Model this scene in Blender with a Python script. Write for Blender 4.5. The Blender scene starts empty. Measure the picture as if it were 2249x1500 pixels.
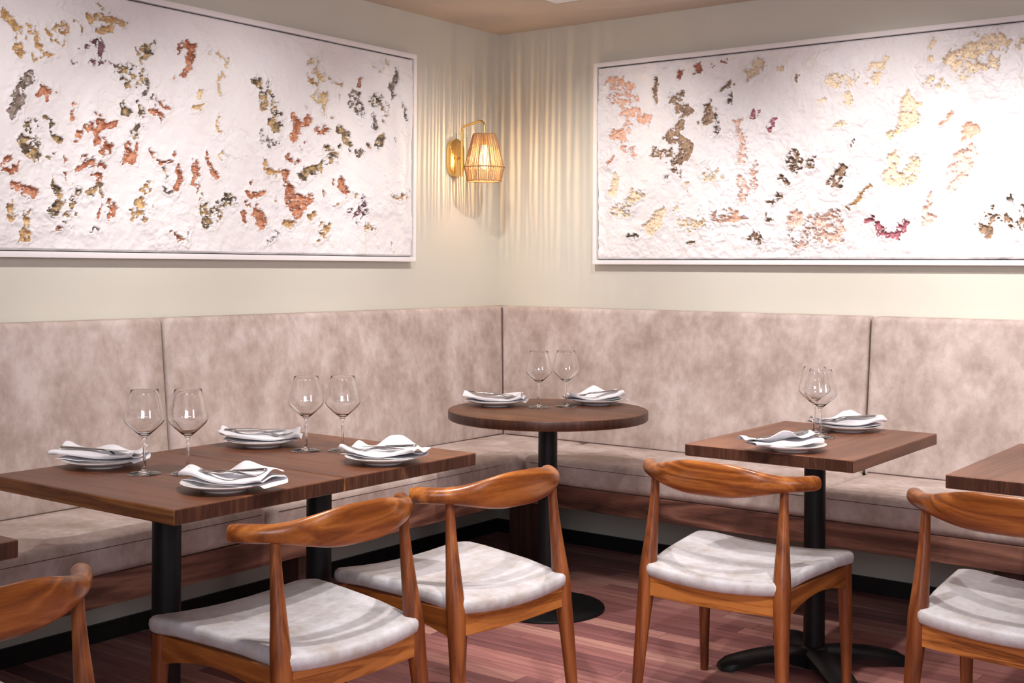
import bpy, bmesh, math, random
import numpy as np
from mathutils import Vector, Matrix

# ------------------------------------------------------------------ camera, world, lights, exposure
scene = bpy.context.scene
COL = scene.collection
random.seed(7)

cam_data = bpy.data.cameras.new('camera')
cam = bpy.data.objects.new('camera', cam_data)
COL.objects.link(cam)
CR = Vector((0.80203807, 0.59725071, 0.00515066))
CU = Vector((-0.00529062, -0.00151913, 0.99998485))
CW = Vector((-0.59724949, 0.80205317, -0.00194142))
M = Matrix((CR, CU, -CW)).transposed().to_4x4()
M.translation = Vector((3.62703831, -4.76223825, 1.28032081))
cam.matrix_world = M
cam_data.sensor_width = 36.0
cam_data.lens = 2694.485 * 36.0 / 2249.0
cam_data.shift_y = -(750.0 - 594.64) / 2249.0
cam_data.clip_start = 0.05
scene.camera = cam

scene.view_settings.view_transform = 'Standard'
scene.view_settings.look = 'None'
scene.view_settings.exposure = 0.0
scene.view_settings.gamma = 1.0
scene.view_settings.use_curve_mapping = False

world = bpy.data.worlds.new('world')
scene.world = world
world.use_nodes = True
world.node_tree.nodes['Background'].inputs[0].default_value = (1.0, 0.93, 0.87, 1)
world.node_tree.nodes['Background'].inputs[1].default_value = 0.07


def look(o, target):
    d = Vector(target) - o.location
    o.rotation_euler = d.to_track_quat('-Z', 'Y').to_euler()


def spot(loc, target, watts, angle, blend=0.6, color=(1, 0.935, 0.915), size=0.03):
    d = bpy.data.lights.new('ceiling_or_fill_spot', 'SPOT')
    d.energy = watts
    d.spot_size = math.radians(angle)
    d.spot_blend = blend
    d.color = color
    d.shadow_soft_size = size
    o = bpy.data.objects.new('ceiling_or_fill_spot', d)
    o.location = loc
    COL.objects.link(o)
    look(o, target)
    return o


def area(name, loc, target, watts, sx, sy, color):
    d = bpy.data.lights.new(name, 'AREA')
    d.shape = 'RECTANGLE'
    d.size, d.size_y = sx, sy
    d.energy = watts
    d.color = color
    o = bpy.data.objects.new(name, d)
    o.location = loc
    COL.objects.link(o)
    look(o, target)
    return o


# picture lights set in the ceiling out in the room, then one bench fill
spot((1.45, -1.05, 2.39), (0.0, -0.65, 1.14), 70, 71, 1.0)
spot((1.45, -1.95, 2.39), (0.0, -1.65, 1.20), 74, 71, 1.0)
spot((1.45, -2.90, 2.39), (0.0, -2.60, 1.20), 72, 71, 1.0)
spot((1.00, -1.45, 2.39), (0.80, 0.0, 1.18), 92, 71, 1.0)
spot((2.00, -1.40, 2.39), (1.95, 0.0, 1.28), 106, 71, 1.0)
spot((2.95, -1.45, 2.39), (2.8, 0.0, 1.26), 104, 71, 1.0)
spot((2.45, -1.75, 2.39), (2.25, 0.0, 0.66), 50, 54, 1.0)  # added fill, no picture light: brightens the bench along the right wall
# downlights over the tables, then one floor fill
spot((1.55, -1.75, 2.39), (1.25, -1.4, 0.7), 84, 85, 0.8)
spot((2.0, -2.9, 2.39), (1.6, -2.6, 0.7), 92, 85, 0.8)
spot((2.75, -2.1, 2.39), (2.45, -1.7, 0.7), 92, 85, 0.8)
spot((2.3, -2.75, 2.39), (2.0, -2.0, 0.0), 98, 80, 0.8)  # added fill aimed at the floor to brighten the planks
# daylight from the windows behind and beside the photographer
area('window_light', (4.3, -6.2, 2.05), (1.4, -1.4, 0.9), 85, 1.7, 1.5, (0.90, 0.90, 1.0))
area('window_light', (6.0, -3.2, 2.0), (1.4, -1.4, 0.8), 42, 0.8, 1.5, (0.95, 0.90, 1.0))


# ------------------------------------------------------------------ tagging and mesh helpers
def tag(o, label=None, cat=None, group=None, kind=None):
    if label: o['label'] = label
    if cat: o['category'] = cat
    if group: o['group'] = group
    if kind: o['kind'] = kind
    return o


def empty(name, loc=(0, 0, 0), rz=0.0):
    o = bpy.data.objects.new(name, None)
    o.empty_display_size = 0.1
    o.location = loc
    o.rotation_euler = (0, 0, rz)
    COL.objects.link(o)
    return o


def obj(name, data, mat=None, parent=None, smooth=True):
    """data = (verts, faces) or a Mesh"""
    if isinstance(data, tuple):
        me = bpy.data.meshes.new(name)
        me.from_pydata([tuple(map(float, v)) for v in data[0]], [], data[1])
        me.validate()
        bm = bmesh.new()
        bm.from_mesh(me)
        bmesh.ops.recalc_face_normals(bm, faces=bm.faces)
        bm.to_mesh(me)
        bm.free()
    else:
        me = data
    if mat:
        me.materials.clear()
        me.materials.append(mat)
    if smooth:
        me.polygons.foreach_set('use_smooth', [True] * len(me.polygons))
        me.set_sharp_from_angle(angle=math.radians(50))
    o = bpy.data.objects.new(name, me)
    COL.objects.link(o)
    if parent: o.parent = parent
    return o


def copy_tree(o, parent=None):
    c = o.copy()
    COL.objects.link(c)
    c.parent = parent
    for ch in list(o.children):
        copy_tree(ch, c)
    return c


def merge(*parts):
    V, F = [], []
    for v, f in parts:
        n = len(V)
        V += list(v)
        F += [[i + n for i in q] for q in f]
    return V, F


def move(part, d=(0, 0, 0), rz=0.0):
    c, s = math.cos(rz), math.sin(rz)
    return [(c * x - s * y + d[0], s * x + c * y + d[1], z + d[2]) for x, y, z in part[0]], part[1]


def box(x0, x1, y0, y1, z0, z1):
    v = [(x, y, z) for z in (z0, z1) for y in (y0, y1) for x in (x0, x1)]
    return v, [[0, 2, 3, 1], [4, 5, 7, 6], [0, 1, 5, 4], [2, 6, 7, 3], [0, 4, 6, 2], [1, 3, 7, 5]]


def round_box(x0, x1, y0, y1, z0, z1, r, seg=4, mids=8, bulge=(0, 0, 0)):
    """box with rounded edges on a grid; bulge pushes the faces outward"""
    c = [(x0 + x1) / 2, (y0 + y1) / 2, (z0 + z1) / 2]
    h = [(x1 - x0) / 2, (y1 - y0) / 2, (z1 - z0) / 2]
    rr = min(r, min(h) * 0.999)
    axes = []
    for a in range(3):
        e = [-h[a] + rr * (1 - math.cos(math.pi / 2 * i / seg)) * 1.0 for i in range(seg + 1)]
        e2 = [h[a] - rr * (1 - math.cos(math.pi / 2 * i / seg)) for i in range(seg + 1)][::-1]
        lo, hi = -h[a] + rr, h[a] - rr
        n = mids if (hi - lo) > rr else 1
        m = [lo + (hi - lo) * i / n for i in range(1, n)]
        if hi - lo > 0.02:
            m = [lo + min(0.004, rr * 0.5)] + m + [hi - min(0.004, rr * 0.5)]
        axes.append(sorted(set(round(q, 6) for q in e + m + e2)))
    V, F, idx = [], [], {}

    def vid(p):
        k = (round(p[0], 6), round(p[1], 6), round(p[2], 6))
        if k in idx: return idx[k]
        q = [0, 0, 0]
        inner = [max(-(h[a] - rr), min(h[a] - rr, p[a])) for a in range(3)]
        d = [p[a] - inner[a] for a in range(3)]
        L = math.sqrt(sum(t * t for t in d))
        if L > 1e-9:
            q = [inner[a] + d[a] / L * rr for a in range(3)]
        else:
            q = list(p)
        for a in range(3):
            if bulge[a]:
                b, c2 = (a + 1) % 3, (a + 2) % 3
                wgt = max(0, 1 - (q[b] / h[b]) ** 4) * max(0, 1 - (q[c2] / h[c2]) ** 4)
                q[a] += bulge[a] * wgt * (1 if q[a] > 0 else -1) * min(1, abs(q[a]) / h[a]) ** 2
        idx[k] = len(V)
        V.append((q[0] + c[0], q[1] + c[1], q[2] + c[2]))
        return idx[k]
    for a in range(3):
        b, c2 = (a + 1) % 3, (a + 2) % 3
        for s in (-1, 1):
            for i in range(len(axes[b]) - 1):
                for j in range(len(axes[c2]) - 1):
                    q = []
                    for (u, v) in ((i, j), (i + 1, j), (i + 1, j + 1), (i, j + 1)):
                        p = [0, 0, 0]
                        p[a] = s * h[a]
                        p[b] = axes[b][u]
                        p[c2] = axes[c2][v]
                        q.append(vid(p))
                    if s < 0: q.reverse()
                    if len(set(q)) >= 3:
                        F.append(list(dict.fromkeys(q)))
    return V, F


def tube(pts, radii, n=12, flat=1.0, cap=True):
    """round tube along a path; radii per point; flat squashes along the second frame axis"""
    P = [Vector(p) for p in pts]
    if not isinstance(radii, (list, tuple)): radii = [radii] * len(P)
    V, F = [], []
    up0 = None
    for i, p in enumerate(P):
        t = (P[min(i + 1, len(P) - 1)] - P[max(i - 1, 0)]).normalized()
        if up0 is None:
            ref = Vector((0, 0, 1)) if abs(t.z) < 0.9 else Vector((1, 0, 0))
            a = t.cross(ref).normalized()
        else:
            a = (up0 - t * up0.dot(t)).normalized()
        up0 = a
        b = t.cross(a).normalized()
        for k in range(n):
            th = 2 * math.pi * k / n
            V.append(p + a * math.cos(th) * radii[i] + b * math.sin(th) * radii[i] * flat)
    for i in range(len(P) - 1):
        for k in range(n):
            F.append([i * n + k, i * n + (k + 1) % n, (i + 1) * n + (k + 1) % n, (i + 1) * n + k])
    if cap:
        F.append(list(range(n))[::-1])
        F.append([(len(P) - 1) * n + k for k in range(n)])
    return [tuple(v) for v in V], F


def lathe(profile, n=48, close=False):
    V, F = [], []
    for r, z in profile:
        for k in range(n):
            a = 2 * math.pi * k / n
            V.append((r * math.cos(a), r * math.sin(a), z))
    m = len(profile)
    for i in range(m - 1 if not close else m):
        j = (i + 1) % m
        for k in range(n):
            F.append([i * n + k, i * n + (k + 1) % n, j * n + (k + 1) % n, j * n + k])
    if not close:
        if profile[0][0] > 1e-6: F.append([k for k in range(n)][::-1])
        if profile[-1][0] > 1e-6: F.append([(m - 1) * n + k for k in range(n)])
    return V, F


def weld(o, d=1e-5):
    bm = bmesh.new()
    bm.from_mesh(o.data)
    bmesh.ops.remove_doubles(bm, verts=bm.verts, dist=d)
    bmesh.ops.recalc_face_normals(bm, faces=bm.faces)
    bm.to_mesh(o.data)
    bm.free()


def smooth01(t):
    t = max(0.0, min(1.0, t))
    return t * t * (3 - 2 * t)


# ------------------------------------------------------------------ materials
def new_mat(name):
    m = bpy.data.materials.new(name)
    m.use_nodes = True
    nt = m.node_tree
    return m, nt, nt.nodes['Principled BSDF']


def N(nt, kind, **kw):
    n = nt.nodes.new(kind)
    for k, v in kw.items():
        if k.startswith('_'):
            setattr(n, k[1:], v)
        else:
            n.inputs[k.replace('_', ' ')].default_value = v
    return n


def ramp(nt, stops, interp='LINEAR'):
    n = nt.nodes.new('ShaderNodeValToRGB')
    n.color_ramp.interpolation = interp
    el = n.color_ramp.elements
    while len(el) < len(stops): el.new(0.5)
    for e, (p, c) in zip(el, stops):
        e.position = p
        e.color = (*c, 1)
    return n


def bump(nt, bsdf, src, strength, dist):
    b = nt.nodes.new('ShaderNodeBump')
    b.inputs['Strength'].default_value = strength
    b.inputs['Distance'].default_value = dist
    nt.links.new(src, b.inputs['Height'])
    nt.links.new(b.outputs[0], bsdf.inputs['Normal'])
    return b


def plain(name, color, rough=0.5, metallic=0.0, noise=0.0, scale=30, spec=0.5):
    m, nt, b = new_mat(name)
    b.inputs['Roughness'].default_value = rough
    b.inputs['Metallic'].default_value = metallic
    b.inputs['Specular IOR Level'].default_value = spec
    tc = N(nt, 'ShaderNodeTexCoord')
    no = N(nt, 'ShaderNodeTexNoise', Scale=scale, Detail=4.0)
    nt.links.new(tc.outputs['Object'], no.inputs['Vector'])
    k = 1 - noise
    r = ramp(nt, [(0.3, tuple(c * k for c in color)), (0.7, tuple(min(1, c * (1 + noise * 0.5)) for c in color))])
    nt.links.new(no.outputs[0], r.inputs[0])
    nt.links.new(r.outputs[0], b.inputs['Base Color'])
    return m


def wood(name, dark, mid, light, axis='x', rough=0.3, scale=1.0, contrast=1.0, coat=0.0, bumps=0.05, rings=6.0):
    m, nt, b = new_mat(name)
    tc = N(nt, 'ShaderNodeTexCoord')
    oi = N(nt, 'ShaderNodeObjectInfo')
    add = N(nt, 'ShaderNodeVectorMath', _operation='MULTIPLY_ADD')
    nt.links.new(oi.outputs['Random'], add.inputs[0])
    add.inputs[1].default_value = (7.3, 3.1, 5.7)
    nt.links.new(tc.outputs['Object'], add.inputs[2])
    mp = N(nt, 'ShaderNodeMapping')
    s = {'x': (0.09, 1, 1), 'y': (1, 0.09, 1), 'z': (1, 1, 0.09)}[axis]
    mp.inputs['Scale'].default_value = tuple(q * scale for q in s)
    nt.links.new(add.outputs[0], mp.inputs[0])
    big = N(nt, 'ShaderNodeTexNoise', Scale=rings, Detail=3.0, Roughness=0.5, Distortion=0.6)
    nt.links.new(mp.outputs[0], big.inputs['Vector'])
    mul = N(nt, 'ShaderNodeMath', _operation='MULTIPLY')
    mul.inputs[1].default_value = 7.0
    nt.links.new(big.outputs[0], mul.inputs[0])
    frac = N(nt, 'ShaderNodeMath', _operation='PINGPONG')
    frac.inputs[1].default_value = 0.5
    nt.links.new(mul.outputs[0], frac.inputs[0])
    fine = N(nt, 'ShaderNodeTexNoise', Scale=170.0, Detail=4.0, Roughness=0.6)
    nt.links.new(mp.outputs[0], fine.inputs['Vector'])
    blot = N(nt, 'ShaderNodeTexNoise', Scale=2.5, Detail=2.0)
    nt.links.new(mp.outputs[0], blot.inputs['Vector'])
    a1 = N(nt, 'ShaderNodeMath', _operation='MULTIPLY_ADD')
    a1.inputs[1].default_value = 0.75 * contrast
    nt.links.new(frac.outputs[0], a1.inputs[0])
    m2 = N(nt, 'ShaderNodeMath', _operation='MULTIPLY')
    m2.inputs[1].default_value = 0.38 * contrast
    nt.links.new(fine.outputs[0], m2.inputs[0])
    nt.links.new(m2.outputs[0], a1.inputs[2])
    a2 = N(nt, 'ShaderNodeMath', _operation='MULTIPLY_ADD')
    a2.inputs[1].default_value = 0.55
    nt.links.new(blot.outputs[0], a2.inputs[0])
    nt.links.new(a1.outputs[0], a2.inputs[2])
    r = ramp(nt, [(0.30, dark), (0.62, mid), (0.92, light)])
    nt.links.new(a2.outputs[0], r.inputs[0])
    nt.links.new(r.outputs[0], b.inputs['Base Color'])
    b.inputs['Roughness'].default_value = rough
    b.inputs['Specular IOR Level'].default_value = 0.42
    b.inputs['Coat Weight'].default_value = coat
    b.inputs['Coat Roughness'].default_value = 0.12
    bump(nt, b, fine.outputs[0], bumps, 0.002)
    return m


def leather(name, lo, mid, hi, scale=6.0, rough=0.55, stretch=(1, 1, 0.55)):
    m, nt, b = new_mat(name)
    tc = N(nt, 'ShaderNodeTexCoord')
    oi = N(nt, 'ShaderNodeObjectInfo')
    add = N(nt, 'ShaderNodeVectorMath', _operation='MULTIPLY_ADD')
    nt.links.new(oi.outputs['Random'], add.inputs[0])
    add.inputs[1].default_value = (3.3, 9.1, 5.7)
    nt.links.new(tc.outputs['Object'], add.inputs[2])
    mp = N(nt, 'ShaderNodeMapping')
    mp.inputs['Scale'].default_value = stretch
    nt.links.new(add.outputs[0], mp.inputs[0])
    n1 = N(nt, 'ShaderNodeTexNoise', Scale=scale, Detail=6.0, Roughness=0.62, Distortion=0.15)
    n2 = N(nt, 'ShaderNodeTexNoise', Scale=scale * 5, Detail=4.0, Roughness=0.6)
    for n in (n1, n2): nt.links.new(mp.outputs[0], n.inputs['Vector'])
    mx = N(nt, 'ShaderNodeMath', _operation='MULTIPLY_ADD')
    mx.inputs[1].default_value = 0.35
    nt.links.new(n2.outputs[0], mx.inputs[0])
    m3 = N(nt, 'ShaderNodeMath', _operation='MULTIPLY')
    m3.inputs[1].default_value = 0.8
    nt.links.new(n1.outputs[0], m3.inputs[0])
    nt.links.new(m3.outputs[0], mx.inputs[2])
    r = ramp(nt, [(0.42, lo), (0.57, mid), (0.72, hi)])
    nt.links.new(mx.outputs[0], r.inputs[0])
    nt.links.new(r.outputs[0], b.inputs['Base Color'])
    b.inputs['Roughness'].default_value = rough
    vo = N(nt, 'ShaderNodeTexVoronoi', Scale=420.0)
    nt.links.new(tc.outputs['Object'], vo.inputs['Vector'])
    bump(nt, b, vo.outputs['Distance'], 0.22, 0.0016)
    return m


def wall_mat(name, color, rough=0.75):
    m, nt, b = new_mat(name)
    tc = N(nt, 'ShaderNodeTexCoord')
    n1 = N(nt, 'ShaderNodeTexNoise', Scale=1.5, Detail=3.0)
    n2 = N(nt, 'ShaderNodeTexNoise', Scale=240.0, Detail=3.0)
    for n in (n1, n2): nt.links.new(tc.outputs['Object'], n.inputs['Vector'])
    r = ramp(nt, [(0.35, tuple(c * 0.97 for c in color)), (0.65, color)])
    nt.links.new(n1.outputs[0], r.inputs[0])
    nt.links.new(r.outputs[0], b.inputs['Base Color'])
    b.inputs['Roughness'].default_value = rough
    bump(nt, b, n2.outputs[0], 0.12, 0.001)
    return m


MAT = {}
MAT['wall'] = wall_mat('wall_paint', (0.63, 0.61, 0.53))
MAT['ceiling'] = wall_mat('ceiling_paint', (0.58, 0.495, 0.41))
MAT['skirting'] = plain('dark_skirting', (0.007, 0.006, 0.0055), 0.6)
MAT['frame'] = plain('white_frame_paint', (0.83, 0.80, 0.80), 0.45, noise=0.02)
MAT['table_x'] = wood('walnut_table_x', (0.075, 0.024, 0.009), (0.165, 0.058, 0.025), (0.24, 0.092, 0.042), 'x', 0.42, 1.0, 0.6, 0.0)
MAT['table_y'] = wood('walnut_table_y', (0.14, 0.052, 0.026), (0.28, 0.118, 0.064), (0.40, 0.19, 0.112), 'y', 0.42, 1.0, 0.6, 0.0)
MAT['table_side'] = wood('lighter_table_edge', (0.07, 0.022, 0.007), (0.24, 0.088, 0.026), (0.40, 0.17, 0.052), 'x', 0.38, 1.4, 1.0, 0.0)
MAT['end_grain'] = wood('walnut_end_grain', (0.028, 0.010, 0.006), (0.062, 0.023, 0.013), (0.17, 0.072, 0.035), 'z', 0.40, 3.5, 0.7, 0.0)
MAT['chair_x'] = wood('oiled_teak_x', (0.085, 0.020, 0.004), (0.245, 0.070, 0.012), (0.44, 0.155, 0.032), 'x', 0.30, 1.5, 1.0, 0.10)
MAT['chair_rail'] = wood('figured_teak_rail', (0.055, 0.014, 0.004), (0.27, 0.085, 0.017), (0.46, 0.17, 0.04), 'x', 0.34, 2.2, 1.5, 0.05, 0.05, 9.0)
MAT['chair_y'] = wood('oiled_teak_y', (0.095, 0.025, 0.005), (0.24, 0.072, 0.014), (0.42, 0.15, 0.034), 'y', 0.30, 1.3, 0.9, 0.2)
MAT['chair_z'] = wood('oiled_teak_z', (0.075, 0.017, 0.005), (0.185, 0.050, 0.012), (0.31, 0.100, 0.026), 'z', 0.34, 1.5, 1.0, 0.08)
MAT['rail_x'] = wood('dark_rail_x', (0.030, 0.012, 0.009), (0.15, 0.062, 0.042), (0.30, 0.14, 0.095), 'x', 0.5, 1.3, 1.1)
MAT['rail_y'] = wood('dark_rail_y', (0.030, 0.012, 0.009), (0.15, 0.062, 0.042), (0.30, 0.14, 0.095), 'y', 0.5, 1.3, 1.1)
MAT['support'] = wood('dark_support', (0.015, 0.007, 0.005), (0.045, 0.02, 0.014), (0.07, 0.03, 0.02), 'z', 0.6)
MAT['black'] = plain('black_metal', (0.006, 0.006, 0.007), 0.45, noise=0.1, spec=0.3)
MAT['banquette'] = leather('taupe_leather', (0.355, 0.275, 0.235), (0.465, 0.375, 0.335), (0.595, 0.51, 0.475), 7.0, 0.6, (1, 1, 0.75))
MAT['seat'] = leather('grey_seat_leather', (0.38, 0.335, 0.31), (0.47, 0.455, 0.462), (0.56, 0.552, 0.58), 9.0, 0.48, (1, 1, 1))
MAT['piping'] = plain('dark_thread', (0.10, 0.055, 0.045), 0.7)
MAT['gold'] = plain('brushed_brass', (0.85, 0.60, 0.24), 0.28, 1.0, 0.08, 60)
MAT['jute'] = plain('jute_string', (0.42, 0.25, 0.12), 0.85, 0, 0.35, 300)
MAT['steel'] = plain('cutlery_steel', (0.40, 0.385, 0.38), 0.25, 1.0, 0.05)
MAT['china'] = plain('white_china', (0.86, 0.84, 0.83), 0.12)
MAT['plastic'] = plain('white_fitting', (0.85, 0.84, 0.84), 0.4)


def cloth_mat():
    m, nt, b = new_mat('white_linen')
    tc = N(nt, 'ShaderNodeTexCoord')
    n = N(nt, 'ShaderNodeTexNoise', Scale=900.0, Detail=2.0)
    nt.links.new(tc.outputs['Object'], n.inputs['Vector'])
    r = ramp(nt, [(0.3, (0.72, 0.70, 0.72)), (0.7, (0.84, 0.83, 0.85))])
    nt.links.new(n.outputs[0], r.inputs[0])
    nt.links.new(r.outputs[0], b.inputs['Base Color'])
    b.inputs['Roughness'].default_value = 0.9
    bump(nt, b, n.outputs[0], 0.3, 0.0006)
    return m


MAT['cloth'] = cloth_mat()


def glass_mat():
    m, nt, b = new_mat('clear_glass')
    b.inputs['Base Color'].default_value = (1, 1, 1, 1)
    b.inputs['Roughness'].default_value = 0.0
    b.inputs['Transmission Weight'].default_value = 1.0
    b.inputs['IOR'].default_value = 1.5
    return m


MAT['glass'] = glass_mat()


def plank_mat():
    m, nt, b = new_mat('jarrah_planks')
    tc = N(nt, 'ShaderNodeTexCoord')
    oi = N(nt, 'ShaderNodeObjectInfo')
    ge = N(nt, 'ShaderNodeNewGeometry')
    rnd = N(nt, 'ShaderNodeMath', _operation='ADD')
    nt.links.new(oi.outputs['Random'], rnd.inputs[0])
    nt.links.new(ge.outputs['Random Per Island'], rnd.inputs[1])
    wn = N(nt, 'ShaderNodeTexWhiteNoise', _noise_dimensions='1D')
    nt.links.new(rnd.outputs[0], wn.inputs['W'])
    off = N(nt, 'ShaderNodeVectorMath', _operation='MULTIPLY_ADD')
    nt.links.new(wn.outputs['Value'], off.inputs[0])
    off.inputs[1].default_value = (11, 5, 3)
    nt.links.new(tc.outputs['Object'], off.inputs[2])
    mp = N(nt, 'ShaderNodeMapping')
    mp.inputs['Scale'].default_value = (0.06, 1, 1)
    nt.links.new(off.outputs[0], mp.inputs[0])
    g = N(nt, 'ShaderNodeTexNoise', Scale=45.0, Detail=5.0, Roughness=0.6)
    nt.links.new(mp.outputs[0], g.inputs['Vector'])
    base = ramp(nt, [(0.0, (0.24, 0.10, 0.10)), (0.35, (0.36, 0.155, 0.145)), (0.7, (0.47, 0.215, 0.19)), (1.0, (0.60, 0.33, 0.27))])
    nt.links.new(wn.outputs['Value'], base.inputs[0])
    gr = ramp(nt, [(0.3, (0.62, 0.58, 0.58)), (0.7, (1.15, 1.12, 1.1))])
    nt.links.new(g.outputs[0], gr.inputs[0])
    mx = N(nt, 'ShaderNodeMix', _data_type='RGBA', _blend_type='MULTIPLY')
    mx.inputs[0].default_value = 1.0
    nt.links.new(base.outputs[0], mx.inputs[6])
    nt.links.new(gr.outputs[0], mx.inputs[7])
    nt.links.new(mx.outputs[2], b.inputs['Base Color'])
    b.inputs['Roughness'].default_value = 0.42
    bump(nt, b, g.outputs[0], 0.08, 0.002)
    return m


MAT['plank'] = plank_mat()

# ------------------------------------------------------------------ room shell
CEIL = 2.4168


def struct(name, data, mat):
    return tag(obj(name, data, mat, smooth=False), kind='structure')


wall_left = struct('wall_left', box(-0.12, 0.0, -7.2, 0.12, -0.05, CEIL + 0.1), MAT['wall'])
wall_right = struct('wall_right', box(0.0, 6.6, 0.0, 0.12, -0.05, CEIL + 0.1), MAT['wall'])
struct('ceiling', box(0.0, 6.6, -7.2, 0.0, CEIL, CEIL + 0.1), MAT['ceiling'])
struct('baseboard_left', box(0.0, 0.014, -7.0, -0.014, 0.0, 0.062), MAT['skirting'])
struct('baseboard_right', box(0.0, 6.5, -0.014, 0.0, 0.0, 0.062), MAT['skirting'])
floor = struct('floor', box(-0.1, 6.6, -7.2, 0.1, -0.06, -0.014), MAT['skirting'])

# strip flooring parallel to the far wall; the strips the photograph shows are parts
PW = 0.0745
rng = random.Random(3)
far_planks = []
cnt = 0
for i in range(int(7.0 / PW)):
    y1 = -i * PW - 0.001
    y0 = y1 - PW + 0.0014
    x = 0.0 - rng.random() * 0.6
    while x < 6.5:
        L = rng.uniform(0.45, 1.35)
        xa, xb = max(x, 0.0), min(x + L - 0.0014, 6.5)
        x += L
        if xb - xa < 0.03: continue
        top = rng.uniform(-0.0005, 0.0003)
        inside = (-3.1 < y0 < -0.3) and xb > 0.75 and xa < 3.3 and cnt < 295
        cz = (xa + xb) / 2
        if inside:
            o = obj('plank', box(xa, xb, y0, y1, -0.014, top), MAT['plank'], floor, smooth=False)
            cnt += 1
        else:
            far_planks.append(box(xa, xb, y0, y1, -0.014, top))
tag(obj('plank_field', merge(*far_planks), MAT['plank'], floor, smooth=False), kind='stuff')

# ------------------------------------------------------------------ banquettes along both walls
def slanted(data, axis, back, sgn, z0, z1, t0, t1):
    """shear a back panel so that it is t0 thick at z0 and t1 at z1"""
    V = []
    for x, y, z in data[0]:
        f = (z - z0) / (z1 - z0)
        t = t0 + (t1 - t0) * f
        if axis == 'x':
            d = (x - back) / t0
            V.append((back + d * t, y, z))
        else:
            d = (y - back) / t0
            V.append((x, back + d * t, z))
    return V, data[1]


ZS0, ZS1, ZR0, ZR1 = 0.397, 0.503, 0.308, 0.397
FL, FRT = 0.61, -0.645                      # front planes of the two runs
bl = br = empty('corner_bench', (0, 0, 0))
tag(bl, 'long taupe leather bench fitted into the corner along both walls, on a dark wooden rail', 'bench')

ZB0, ZB1 = 0.485, 1.100
g = 0.003
for (ya, yb) in ((-5.9, -4.08 - g), (-4.08 + g, -2.058 - g), (-2.058 + g, -0.016)):
    d = round_box(0.004, 0.164, ya, yb, ZB0, ZB1, 0.020, 4, 12, (0.006, 0, 0))
    p = obj('back_panel', slanted(d, 'x', 0.004, 1, ZB0, ZB1, 0.160, 0.092), MAT['banquette'], bl)
    # stitched line along the top and piping at the bottom edge
    tag(obj('stitching', merge(tube([(0.093, ya + 0.02, 1.0885), (0.093, min(yb - 0.02, -0.10), 1.0885)], 0.0011, 6),
                               tube([(0.168, ya + 0.02, 0.507), (0.168, min(yb - 0.02, -0.18), 0.507)], 0.0022, 6)), MAT['piping'], p), 'dark stitched seam')
for (xa, xb) in ((0.016, 1.894 - g), (1.894 + g, 3.72 - g), (3.72 + g, 5.6)):
    d = round_box(xa, xb, -0.174, -0.004, ZB0, ZB1, 0.020, 4, 12, (0, 0.006, 0))
    p = obj('back_panel', slanted(d, 'y', -0.004, 1, ZB0, ZB1, 0.170, 0.095), MAT['banquette'], br)
    tag(obj('stitching', merge(tube([(max(xa + 0.02, 0.10), -0.096, 1.0885), (xb - 0.02, -0.096, 1.0885)], 0.0011, 6),
                               tube([(max(xa + 0.02, 0.18), -0.178, 0.507), (xb - 0.02, -0.178, 0.507)], 0.0022, 6)), MAT['piping'], p), 'dark stitched seam')
tag(obj('corner_seam', tube([(0.098, -0.101, 1.094), (0.104, -0.108, 1.08), (0.134, -0.141, 0.79), (0.169, -0.179, 0.50)], 0.0034, 8), MAT['piping'], bl), 'dark seam in the corner')
# seat cushions
for (ya, yb) in ((-5.9, -4.08 - g), (-4.08 + g, -2.03 - g), (-2.03 + g, -0.15)):
    d = round_box(0.13, FL, ya, yb, ZS0, ZS1, 0.026, 5, 12, (0.004, 0, 0.006))
    p = obj('seat_cushion', d, MAT['banquette'], bl)
    yv = min(yb - 0.03, -0.66)
    tag(obj('stitching', tube([(FL + 0.0015, ya + 0.04, 0.478), (FL + 0.0032, ya + 0.2, 0.478), (FL + 0.0032, yv - 0.2, 0.478), (FL + 0.0015, yv, 0.478)], 0.0012, 6), MAT['piping'], p), 'dark stitched seam')
for (xa, xb) in ((FL + 0.012, 1.902 - g), (1.902 + g, 3.72 - g), (3.72 + g, 5.6)):
    d = round_box(xa, xb, FRT, -0.145, ZS0, ZS1, 0.026, 5, 12, (0, 0.004, 0.006))
    p = obj('seat_cushion', d, MAT['banquette'], br)
    tag(obj('stitching', tube([(xa + 0.04, FRT - 0.0015, 0.478), (xa + 0.2, FRT - 0.0032, 0.478), (xb - 0.2, FRT - 0.0032, 0.478), (xb - 0.04, FRT - 0.0015, 0.478)], 0.0012, 6), MAT['piping'], p), 'dark stitched seam')
obj('seat_deck', box(0.10, FL - 0.035, -5.9, -0.02, 0.375, 0.3965), MAT['support'], bl)
obj('seat_deck', box(FL - 0.03, 5.6, FRT + 0.035, -0.02, 0.375, 0.3965), MAT['support'], br)
obj('wooden_rail', round_box(FL - 0.03, FL - 0.006, -5.9, FRT + 0.006, ZR0, ZR1, 0.002, 2, 2), MAT['rail_y'], bl)
obj('wooden_rail', round_box(FL - 0.004, 5.6, FRT + 0.006, FRT + 0.03, ZR0, ZR1, 0.002, 2, 2), MAT['rail_x'], br)
for y in (-5.2, -3.35, -1.86):
    obj('support_post', box(FL - 0.12, FL - 0.04, y, y + 0.09, 0, 0.375), MAT['support'], bl)
obj('support_post', box(FL - 0.10, FL + 0.06, FRT + 0.06, FRT + 0.16, 0, 0.375), MAT['support'], br)
for x in (2.5, 4.3):
    obj('support_post', box(x, x + 0.09, FRT + 0.04, FRT + 0.12, 0, 0.375), MAT['support'], br)

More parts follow.
